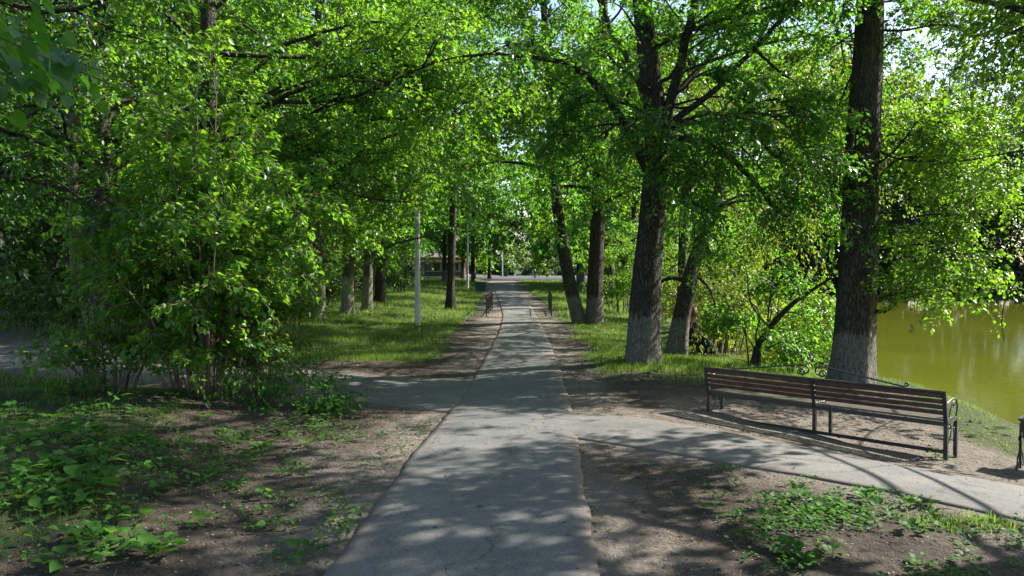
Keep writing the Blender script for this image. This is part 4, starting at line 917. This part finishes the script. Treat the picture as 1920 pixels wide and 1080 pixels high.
EDG = [('pelvis', 'waist'), ('waist', 'chest'), ('chest', 'neck'), ('neck', 'headb'), ('headb', 'headm'), ('headm', 'headt'), ('chest', 'shL'), ('shL', 'elL'), ('elL', 'wrL'), ('wrL', 'haL'), ('chest', 'shR'), ('shR', 'elR'), ('elR', 'wrR'), ('wrR', 'haR'),
       ('pelvis', 'hiL'), ('hiL', 'knL'), ('knL', 'anL'), ('anL', 'toL'), ('pelvis', 'hiR'), ('hiR', 'knR'), ('knR', 'anR'), ('anR', 'toR')]
def person(J, loc, rz, label, top, bottom, hair, long_sleeve, scale=1.0, group=None):
    r = thing('person', label, 'person', loc, rz, group); r.scale = (scale,) * 3
    def part(name, keep, grow, mat, ends={}):
        ks = [k for k in NAMES if k in keep]; ix = {k: i for i, k in enumerate(ks)}
        V = [np.array(J[k], float) for k in ks]
        for k, (o2, f) in ends.items(): V[ix[k]] = np.array(J[o2], float) * (1 - f) + np.array(J[k], float) * f
        E = [(ix[a], ix[b]) for a, b in EDG if a in ix and b in ix]
        link(name, skin_mesh(name, V, E, [RADS[k] + grow for k in ks], 0), mat, r)
    part('body', NAMES, 0, M_SKIN)
    # fingers as short chains
    for s in 'LR':
        h = np.array(J['ha' + s], float); w = unit(h - np.array(J['wr' + s], float)); sd = unit(np.cross(w, [0.3, 1, .2])); V = [h - w * .02]; E = []; Rr = [.022]
        for f in range(5):
            o2 = sd * (-.03 + .015 * f); l = (.055, .075, .08, .075, .06)[f]; dirn = unit(w + sd * (-.7 if f == 0 else (f - 2.5) * .06)); i = len(V)
            V += [h + o2 + dirn * .02, h + o2 + dirn * l * .6, h + o2 + dirn * l * .95 + np.array([0, 0, -.012])]; Rr += [.010, .009, .007]; E += [(0, i), (i, i + 1), (i + 1, i + 2)]
        link('hand', skin_mesh('hand', V, E, Rr, 0, 1), M_SKIN, r)
    part('trousers', ['pelvis', 'hiL', 'knL', 'anL', 'hiR', 'knR', 'anR'], .014, bottom, {'anL': ('knL', .93), 'anR': ('knR', .93)})
    keep = ['pelvis', 'waist', 'chest', 'shL', 'elL', 'shR', 'elR'] + (['wrL', 'wrR'] if long_sleeve else [])
    part('shirt', keep, .018, top, {'pelvis': ('waist', .8)} if False else {})
    hb = np.array(J['headm'], float); me = bpy.data.meshes.new('hair'); bm = bmesh.new(); bmesh.ops.create_uvsphere(bm, u_segments=14, v_segments=9, radius=.105)
    f_ = np.array(J.get('face', (0, 1, 0)), float)
    for v in list(bm.verts):
        if v.co.x * f_[0] + v.co.y * f_[1] > .04 and v.co.z < .045 or v.co.z < -.055: bm.verts.remove(v)
    for v in bm.verts: v.co = Vector((v.co.x, v.co.y * 1.05, v.co.z * 1.18)) + Vector(hb + np.array([0, 0, .03]) - f_ * .012)
    bm.to_mesh(me); bm.free(); link('hair', me, hair, r)
    fm = MB()
    for sx in (-1, 1):
        perp = np.array([-f_[1], f_[0], 0]); c = hb + f_ * .088 + perp * sx * .034 + np.array([0, 0, .02]); fm.box(c, (.018, .018, .012))
    fm.build('eyes', M_HAIR, r)
    nz = MB(); c = hb + f_ * .095; perp = np.array([-f_[1], f_[0], 0]) * .014; nz.add([c + [0, 0, .02], c + perp - [0, 0, .03], c - perp - [0, 0, .03], c + f_ * .025 - [0, 0, .026]], [(0, 1, 3), (0, 3, 2), (1, 2, 3)]); nz.build('nose', M_SKIN, r)
    for s in 'LR':
        a, b2 = np.array(J['an' + s], float), np.array(J['to' + s], float); V = [a - (b2 - a) * .25 + [0, 0, -.03], a * .5 + b2 * .5 + [0, 0, -.01], b2]
        link('shoe', skin_mesh('shoe', V, [(0, 1), (1, 2)], [.05, .05, .042], 0, 1), M_HAIR, r)
STAND = dict(pelvis=(0, 0, .93), waist=(0, 0, 1.10), chest=(0, .01, 1.32), neck=(0, .0, 1.48), headb=(0, .02, 1.56), headm=(0, .02, 1.65), headt=(0, .0, 1.72), shL=(-.18, 0, 1.40), elL=(-.24, -.04, 1.12), wrL=(-.22, .08, .90), haL=(-.21, .12, .82),
             shR=(.18, 0, 1.40), elR=(.25, -.04, 1.12), wrR=(.22, .08, .90), haR=(.21, .12, .82), hiL=(-.09, 0, .88), knL=(-.10, .03, .48), anL=(-.10, -.01, .07), toL=(-.11, .16, .035), hiR=(.09, 0, .88), knR=(.10, .03, .48), anR=(.10, -.01, .07), toR=(.12, .16, .035), face=(0, 1, 0))
J = dict(STAND); J.update(elR=(.27, -.12, 1.15), wrR=(.16, .06, 1.0), haR=(.10, .09, .98))     # hand at the waist, elbow out
pp = np.array([5.45, 23.5]); person(J, (pp[0], pp[1], gz(*pp)), math.radians(100), 'person in black trousers standing half hidden behind the leaning willow', M_CLO, M_CLB, M_HAIRR, False)
SQ = dict(pelvis=(0, -.18, .30), waist=(0, -.10, .46), chest=(0, .10, .66), neck=(0, .20, .78), headb=(0, .25, .84), headm=(0, .29, .92), headt=(0, .28, .99), shL=(-.18, .12, .70), elL=(-.22, .30, .50), wrL=(-.12, .46, .40), haL=(-.09, .52, .36),
          shR=(.18, .12, .70), elR=(.22, .30, .50), wrR=(.12, .46, .40), haR=(.09, .52, .36), hiL=(-.10, -.16, .30), knL=(-.17, .24, .46), anL=(-.15, .02, .07), toL=(-.17, .18, .035), hiR=(.10, -.16, .30), knR=(.17, .24, .46), anR=(.15, .02, .07), toR=(.17, .18, .035), face=(0, 1, 0))
pp = np.array([5.72, 22.9]); person(SQ, (pp[0], pp[1], gz(*pp) - .06), math.radians(60), 'person in a navy jacket crouching on the bank beside the willow', M_CLN, M_CLB, M_HAIR, True)
# cyclist at the road
cp = np.array([3.9, 131.0]); cz = gz(*cp) + .11
RD = dict(STAND); RD.update(pelvis=(0, -.1, .93), chest=(0, .12, 1.30), neck=(0, .18, 1.44), headb=(0, .22, 1.52), headm=(0, .24, 1.6), headt=(0, .22, 1.68), shL=(-.18, .12, 1.36), shR=(.18, .12, 1.36), elL=(-.24, .32, 1.15), wrL=(-.24, .48, 1.02), haL=(-.24, .55, 1.0), elR=(.24, .32, 1.15), wrR=(.24, .48, 1.02), haR=(.24, .55, 1.0), hiL=(-.1, -.08, .9), hiR=(.1, -.08, .9), knR=(.13, .22, .55), anR=(.15, .05, .16), toR=(.15, .2, .12), knL=(-.2, .06, .46), anL=(-.26, 0, .06), toL=(-.28, .15, .035))
person(RD, (cp[0], cp[1], cz), math.radians(70), 'person in a lilac top astride a bicycle at the road', M_CLP, M_CLB, M_HAIR, True)
bk = thing('bicycle', 'light bicycle under the person in the lilac top', 'bicycle', (cp[0], cp[1], cz), math.radians(70))
def ring(c, R, r, n=26): return [(c[0], c[1] + R * math.cos(2 * math.pi * i / n), c[2] + R * math.sin(2 * math.pi * i / n)) for i in range(n + 1)]
for y in (-.5, .55):
    w = MB().tube(ring((0, y, .34), .318, .02), .022, 8, False).build('wheel', M_RUB, bk); MB().tube(ring((0, y, .34), .285, .01), .012, 6, False).build('rim', M_WHITE, w)
    sp_ = MB(); [sp_.bar((0, y, .34), (0, y + .28 * math.cos(a), .34 + .28 * math.sin(a)), .004, .004) for a in np.arange(0, 6.28, .7)]; sp_.build('spokes', M_WHITE, w)
f = MB(); pts = dict(bb=(0, 0, .30), se=(0, -.17, .80), he=(0, .38, .82), re=(0, -.5, .34), fr=(0, .55, .34))
for a, b in (('bb', 'se'), ('bb', 'he'), ('se', 'he'), ('bb', 're'), ('se', 're'), ('he', 'fr')): f.tube([pts[a], pts[b]], .017, 6)
f.build('frame', M_WHITE, bk); MB().tube([(-.27, .50, .98), (-.1, .42, .98), (0, .36, .96), (.1, .42, .98), (.27, .50, .98)], .014, 6).build('handlebar', M_BLACK, bk); MB().tube([(0, .38, .80), (0, .36, .96)], .014, 6).build('stem', M_BLACK, bk)
MB().add([(-.07, -.3, .84), (.07, -.3, .84), (.02, -.02, .85), (-.02, -.02, .85), (-.06, -.29, .89), (.06, -.29, .89), (.015, -.03, .88), (-.015, -.03, .88)], [(3, 2, 1, 0), (4, 5, 6, 7), (0, 1, 5, 4), (1, 2, 6, 5), (2, 3, 7, 6), (3, 0, 4, 7)]).build('saddle', M_BLACK, bk)

# ------------------------------------------------------------------ grass, weeds, litter
def blades(n, xr, yr, hgt, wid, pw=1.0, seed=1):
    rs = np.random.RandomState(seed); x = rs.uniform(*xr, n); y = yr[0] + (yr[1] - yr[0]) * rs.rand(n) ** pw
    m = grassmask(x, y); k = (rs.rand(n) < m * (.25 + .9 * fbm(x * 1.4, y * 1.4, 51, 3)) * (1 - .55 * sstep(14, 12, y) * (x < 0))) & (paved(x, y) > .06) & (pond_d(x, y) < .75); x, y = x[k], y[k]; n = len(x)
    z = hz(x, y); a = rs.uniform(0, 6.283, n); h = hgt * rs.uniform(.45, 1.25, n) * (.7 + .6 * fbm(x * .8, y * .8, 61, 3)); w = wid * rs.uniform(.6, 1.2, n); h = h * (1 - .55 * sstep(-2.2, -1.2, pond_d(x, y))) * (1 - .3 * sstep(14, 12, y))
    ln = rs.uniform(.1, .7, n) * h; b = rs.uniform(0, 6.283, n); c = np.stack([x, y, z - .01], 1)
    s = np.stack([np.cos(a), np.sin(a), 0 * a], 1) * w[:, None] / 2; tip = c + np.stack([np.cos(b) * ln, np.sin(b) * ln, h], 1); md = c * .5 + tip * .5 + np.stack([-np.cos(b) * ln * .18, -np.sin(b) * ln * .18, h * .12], 1)
    V = np.stack([c - s, c + s, md + s * .8, md - s * .8, tip], 1).reshape(-1, 3); i = (np.arange(n) * 5)[:, None]
    t = np.clip(rs.rand(n) * .6 + .5 * fbm(x * .5, y * .5, 71, 3), 0, 1)
    if yr[1] > 33:      # far blades: one face each
        V = np.stack([c - s, c + s, tip], 1).reshape(-1, 3); i = (np.arange(n) * 3)[:, None]
        return V, np.zeros((0, 4), int), i + np.array([[0, 1, 2]]), np.repeat(t, 3)
    return V, i + np.array([[0, 1, 2, 3]]), i + np.array([[3, 2, 4]]), np.repeat(t, 5)
GV, G4, G3, GT, off = [], [], [], [], 0
for arg in ((110000, (-9, 10), (5.5, 20), .15, .007, 1, 1), (190000, (-13, 8.5), (15, 32), .115, .011, 1, 2), (120000, (-18, 9.5), (30, 62), .18, .022, .9, 3), (60000, (-30, 14), (58, 112), .22, .05, .9, 4), (70000, (-45, -9), (19, 60), .24, .03, .8, 5), (9000, (3.2, 5.6), (6.3, 7.8), .12, .005, 1, 6)):
    V, a, b, t = blades(*arg); GV.append(V); G4.append(a + off); G3.append(b + off); GT.append(t); off += len(V)
# far lawn beyond the road
stuff(link('grass', mesh_np('grass', np.concatenate(GV), [np.concatenate(G4), np.concatenate(G3)], False, {'tint': np.concatenate(GT)}), M_GRASS))

def weed_leaf(seed, L, W, bend=.5):
    rs = np.random.RandomState(seed); V = []; F = []; n = 6
    for i in range(n + 1):
        u = i / n; w = W * math.sin(math.pi * min(1, u * .95 + .05) ** .75) ** .85 + .001; y = L * u; z = -bend * L * u * u * .6; rw = 1 + rs.normal() * .08
        V += [(-w * rw, y, z + .28 * w + rs.normal() * .002), (0, y, z), (w * rw, y, z + .28 * w + rs.normal() * .002)]
    for i in range(n):
        for j in (0, 1): a = i * 3 + j; F.append((a, a + 1, a + 4, a + 3))
    b = len(V); V += [(-.003, -.09, -.03), (.003, -.09, -.03), (.003, 0, 0), (-.003, 0, 0)]; F.append((b, b + 1, b + 2, b + 3))
    me = mesh_np('leaf', V, [np.array(F)], True, {'tint': np.full(len(V), rs.uniform(0, 1))}); me.materials.append(M_WEED); return me
WL = [weed_leaf(500 + i, .11, .036) for i in range(5)]; WB = [weed_leaf(510 + i, .12, .052, .4) for i in range(5)]
def weed_proto(kind, seed):
    rs = np.random.RandomState(seed); r = thing('weed_plant', 'x', 'plant')
    if kind == 'stalk':
        H = rs.uniform(.12, .26); MB().tube([(0, 0, -.02), (rs.normal() * .015, rs.normal() * .015, H * .5), (rs.normal() * .03, rs.normal() * .03, H)], [.004, .003, .002], 5).build('stalk', M_WEED, r)
        n = rs.randint(6, 10)
        for i in range(n):
            a = i * 2.4 + rs.uniform(-.4, .4); h = H * (.35 + .65 * i / n); l = link('leaf', WL[rs.randint(5)], None, r); s = rs.uniform(.5, 1.0) * (1.05 - .4 * i / n)
            l.location = (math.cos(a) * .06, math.sin(a) * .06, h); l.rotation_mode = 'QUATERNION'; l.rotation_quaternion = orient((math.cos(a), math.sin(a), rs.uniform(-.1, .5)), np.array([0, 0, 1]) + rs.normal(size=3) * .25); l.scale = (s,) * 3
    else:
        n = rs.randint(5, 9)
        for i in range(n):
            a = i * 6.283 / n + rs.uniform(-.3, .3); e = rs.uniform(.1, .9); l = link('leaf', WB[rs.randint(5)], None, r); s = rs.uniform(.55, 1.0)
            l.location = (math.cos(a) * .07, math.sin(a) * .07, .035 + .05 * e); l.rotation_mode = 'QUATERNION'; l.rotation_quaternion = orient((math.cos(a), math.sin(a), e), np.array([0, 0, 1]) + rs.normal(size=3) * .2); l.scale = (s,) * 3
    return r
WP = {'stalk': [weed_proto('stalk', 600 + i) for i in range(4)], 'rosette': [weed_proto('rosette', 620 + i) for i in range(4)]}; wused = set()
wr = random.Random(12)
def weeds(n, xr, yr, kinds, lab, grp, s0=.7, s1=1.25, dense=None):
    c = 0; tries = 0
    while c < n and tries < 5000:
        tries += 1; p = G(wr.uniform(*xr), wr.uniform(*yr))
        if float(paved(p[:1], p[1:2])[0]) < .12: continue
        if dense and fbm(np.array([p[0] * 1.6]), np.array([p[1] * 1.6]), 81, 3)[0] < dense: continue
        kd = wr.choice(kinds); i = wr.randrange(4); o = WP[kd][i]
        if (kd, i) in wused: o = copy_tree(o)
        kl = ('upright ' if kd == 'stalk' else 'flat rosette ') + lab
        wused.add((kd, i)); s = wr.uniform(s0, s1); o.location = (p[0], p[1], gz(p[0], p[1])); o.rotation_euler = (0, 0, wr.uniform(0, 6.28)); o.scale = (s,) * 3; o['label'] = kl; o['group'] = grp; c += 1
weeds(70, (-40, 320), (790, 1075), ['stalk', 'stalk', 'rosette'], 'broad-leaved weed in the shaded patch of soil below the shrub', 'weeds in the soil below the shrub', .7, 1.5, .40)
weeds(46, (-40, 210), (700, 990), ['stalk', 'stalk', 'rosette'], 'dense weed among grass at the shaded edge left of the bare soil', 'weeds among grass left of the bare soil', 1.1, 2.1)
weeds(24, (280, 610), (800, 1070), ['stalk', 'rosette'], 'weed standing alone in bare soil along the left edge of the footpath', 'weeds scattered left of the footpath', .6, 1.1)
weeds(22, (470, 650), (720, 830), ['stalk'], 'weed on the sunny soil between shrub and footpath', 'weeds between shrub and footpath', .9, 1.5)
weeds(30, (1330, 1580), (900, 1078), ['stalk', 'rosette'], 'weed in the dark soil between footpath and pond path', 'weeds between footpath and pond path', .5, .95, .45)
weeds(26, (1500, 1780), (925, 985), ['rosette'], 'weed along the edge of the pond path', 'low weeds along the pond path', .45, .8)
weeds(14, (1700, 1930), (985, 1070), ['rosette', 'stalk'], 'weed beside the grass tuft at the pond path', 'weeds beside the grass tuft', .5, .85)
weeds(2, (1755, 1790), (832, 846), ['stalk'], 'weed sprouting under the bench end', 'weeds under the bench', .9, 1.2)
for k in WP:
    for i, o in enumerate(WP[k]):
        if (k, i) not in wused:
            for c in list(o.children): bpy.data.objects.remove(c)
            bpy.data.objects.remove(o)

# small seedlings, leaf litter, twigs and pebbles nobody could count
rs = np.random.RandomState(90)
def scatter(n, xr, yr, cond):
    x = rs.uniform(*xr, n); y = rs.uniform(*yr, n); k = cond(x, y); return x[k], y[k]
soil = lambda x, y: (paved(x, y) > .02) & (pond_d(x, y) < -.3) & (grassmask(x, y) < .5)
x, y = scatter(14000, (-10, -1.2), (5, 16), lambda x, y: soil(x, y) & (rs.rand(len(x)) < sstep(.45, .72, fbm(x * 1.1, y * 1.1, 91, 4)) * (.25 + .75 * sstep(-2.2, -4.5, x))))
x2, y2 = scatter(5000, (1.2, 6), (5, 8.8), lambda x, y: soil(x, y) & (rs.rand(len(x)) < sstep(.5, .7, fbm(x * 1.3, y * 1.3, 92, 4)) * sstep(1.6, 2.6, x) * .8))
x = np.concatenate([x, x2]); y = np.concatenate([y, y2]); n = len(x)
c = np.repeat(np.stack([x, y, hz(x, y)], 1), 5, 0); a = rs.uniform(0, 6.283, len(c)); q = c + np.stack([np.cos(a) * .03, np.sin(a) * .03, rs.uniform(.01, .09, len(c))], 1)
d = unit(np.stack([np.cos(a), np.sin(a), rs.uniform(-.2, .5, len(c))], 1)); V, F, k = leaf_geo(q, d, unit(np.array([0, 0, 1.]) + rs.normal(size=q.shape) * .3), rs.uniform(.025, .06, len(q)), True)
stuff(link('seedlings', mesh_np('seedlings', V, [F], False, {'tint': np.repeat(rs.rand(len(q)), k)}), M_WEED))
x, y = scatter(34000, (-9, 8), (4.5, 19), lambda x, y: ((paved(x, y) > .0) | (rs.rand(len(x)) < .10)) & (pond_d(x, y) < -.3))
z = hz(x, y) + np.where(paved(x, y) < 0, .046, .006); q = np.stack([x, y, z], 1); a = rs.uniform(0, 6.283, len(x)); d = unit(np.stack([np.cos(a), np.sin(a), rs.normal(size=len(x)) * .15], 1))
V, F, k = leaf_geo(q, d, unit(np.array([0, 0, 1.]) + rs.normal(size=q.shape) * .3), rs.uniform(.008, .03, len(x)) * np.where(rs.rand(len(x)) < .15, 2.1, 1), False, .55)
stuff(link('leaf_litter', mesh_np('leaf_litter', V, [F], False, {'tint': np.repeat(rs.rand(len(x)) ** 1.6, k)}), M_LITTER))
x, y = scatter(2600, (-8, 8), (4.5, 18), soil); L = rs.uniform(.03, .16, len(x)); a = rs.uniform(0, 6.283, len(x)); p0 = np.stack([x, y, hz(x, y) + .006], 1); p1 = p0 + np.stack([np.cos(a) * L, np.sin(a) * L, 0 * L], 1); p1[:, 2] = hz(p1[:, 0], p1[:, 1]) + .012
V, F = tubes(curve(p0, p1, 4, np.full(len(x), .03), .06, rs), np.full((len(x), 4), .0022), 3); stuff(link('twig_litter', mesh_np('twig_litter', V, [F], True), M_TWIGP))
ico = [(0, 0, 1), (.9, 0, .4), (.28, .85, .4), (-.72, .53, .4), (-.72, -.53, .4), (.28, -.85, .4)]; IF = np.array([(0, 1, 2), (0, 2, 3), (0, 3, 4), (0, 4, 5), (0, 5, 1)])
x, y = scatter(7000, (-6, 8), (4.5, 18), lambda x, y: (paved(x, y) > -.02) & (paved(x, y) < 3) & (pond_d(x, y) < -.5)); s = rs.uniform(.004, .014, len(x)); th = rs.uniform(0, 6.28, len(x))
I = np.array(ico); co, si = np.cos(th)[:, None], np.sin(th)[:, None]; V = np.stack([I[None, :, 0] * co - I[None, :, 1] * si, I[None, :, 0] * si + I[None, :, 1] * co, I[None, :, 2] * .7 + 0 * co], -1) * s[:, None, None] + np.stack([x, y, hz(x, y) - .002], 1)[:, None]
stuff(link('pebbles', mesh_np('pebbles', V.reshape(-1, 3), [((np.arange(len(x)) * 6)[:, None, None] + IF[None]).reshape(-1, 3)], False), M_STONE))
tot = sum(n for _, n in NL); print('LEAVES', tot, NL)
print('TRIS', sum(len(m.loops) - 2 * len(m.polygons) for m in bpy.data.meshes), 'OBJ', len(bpy.data.objects))
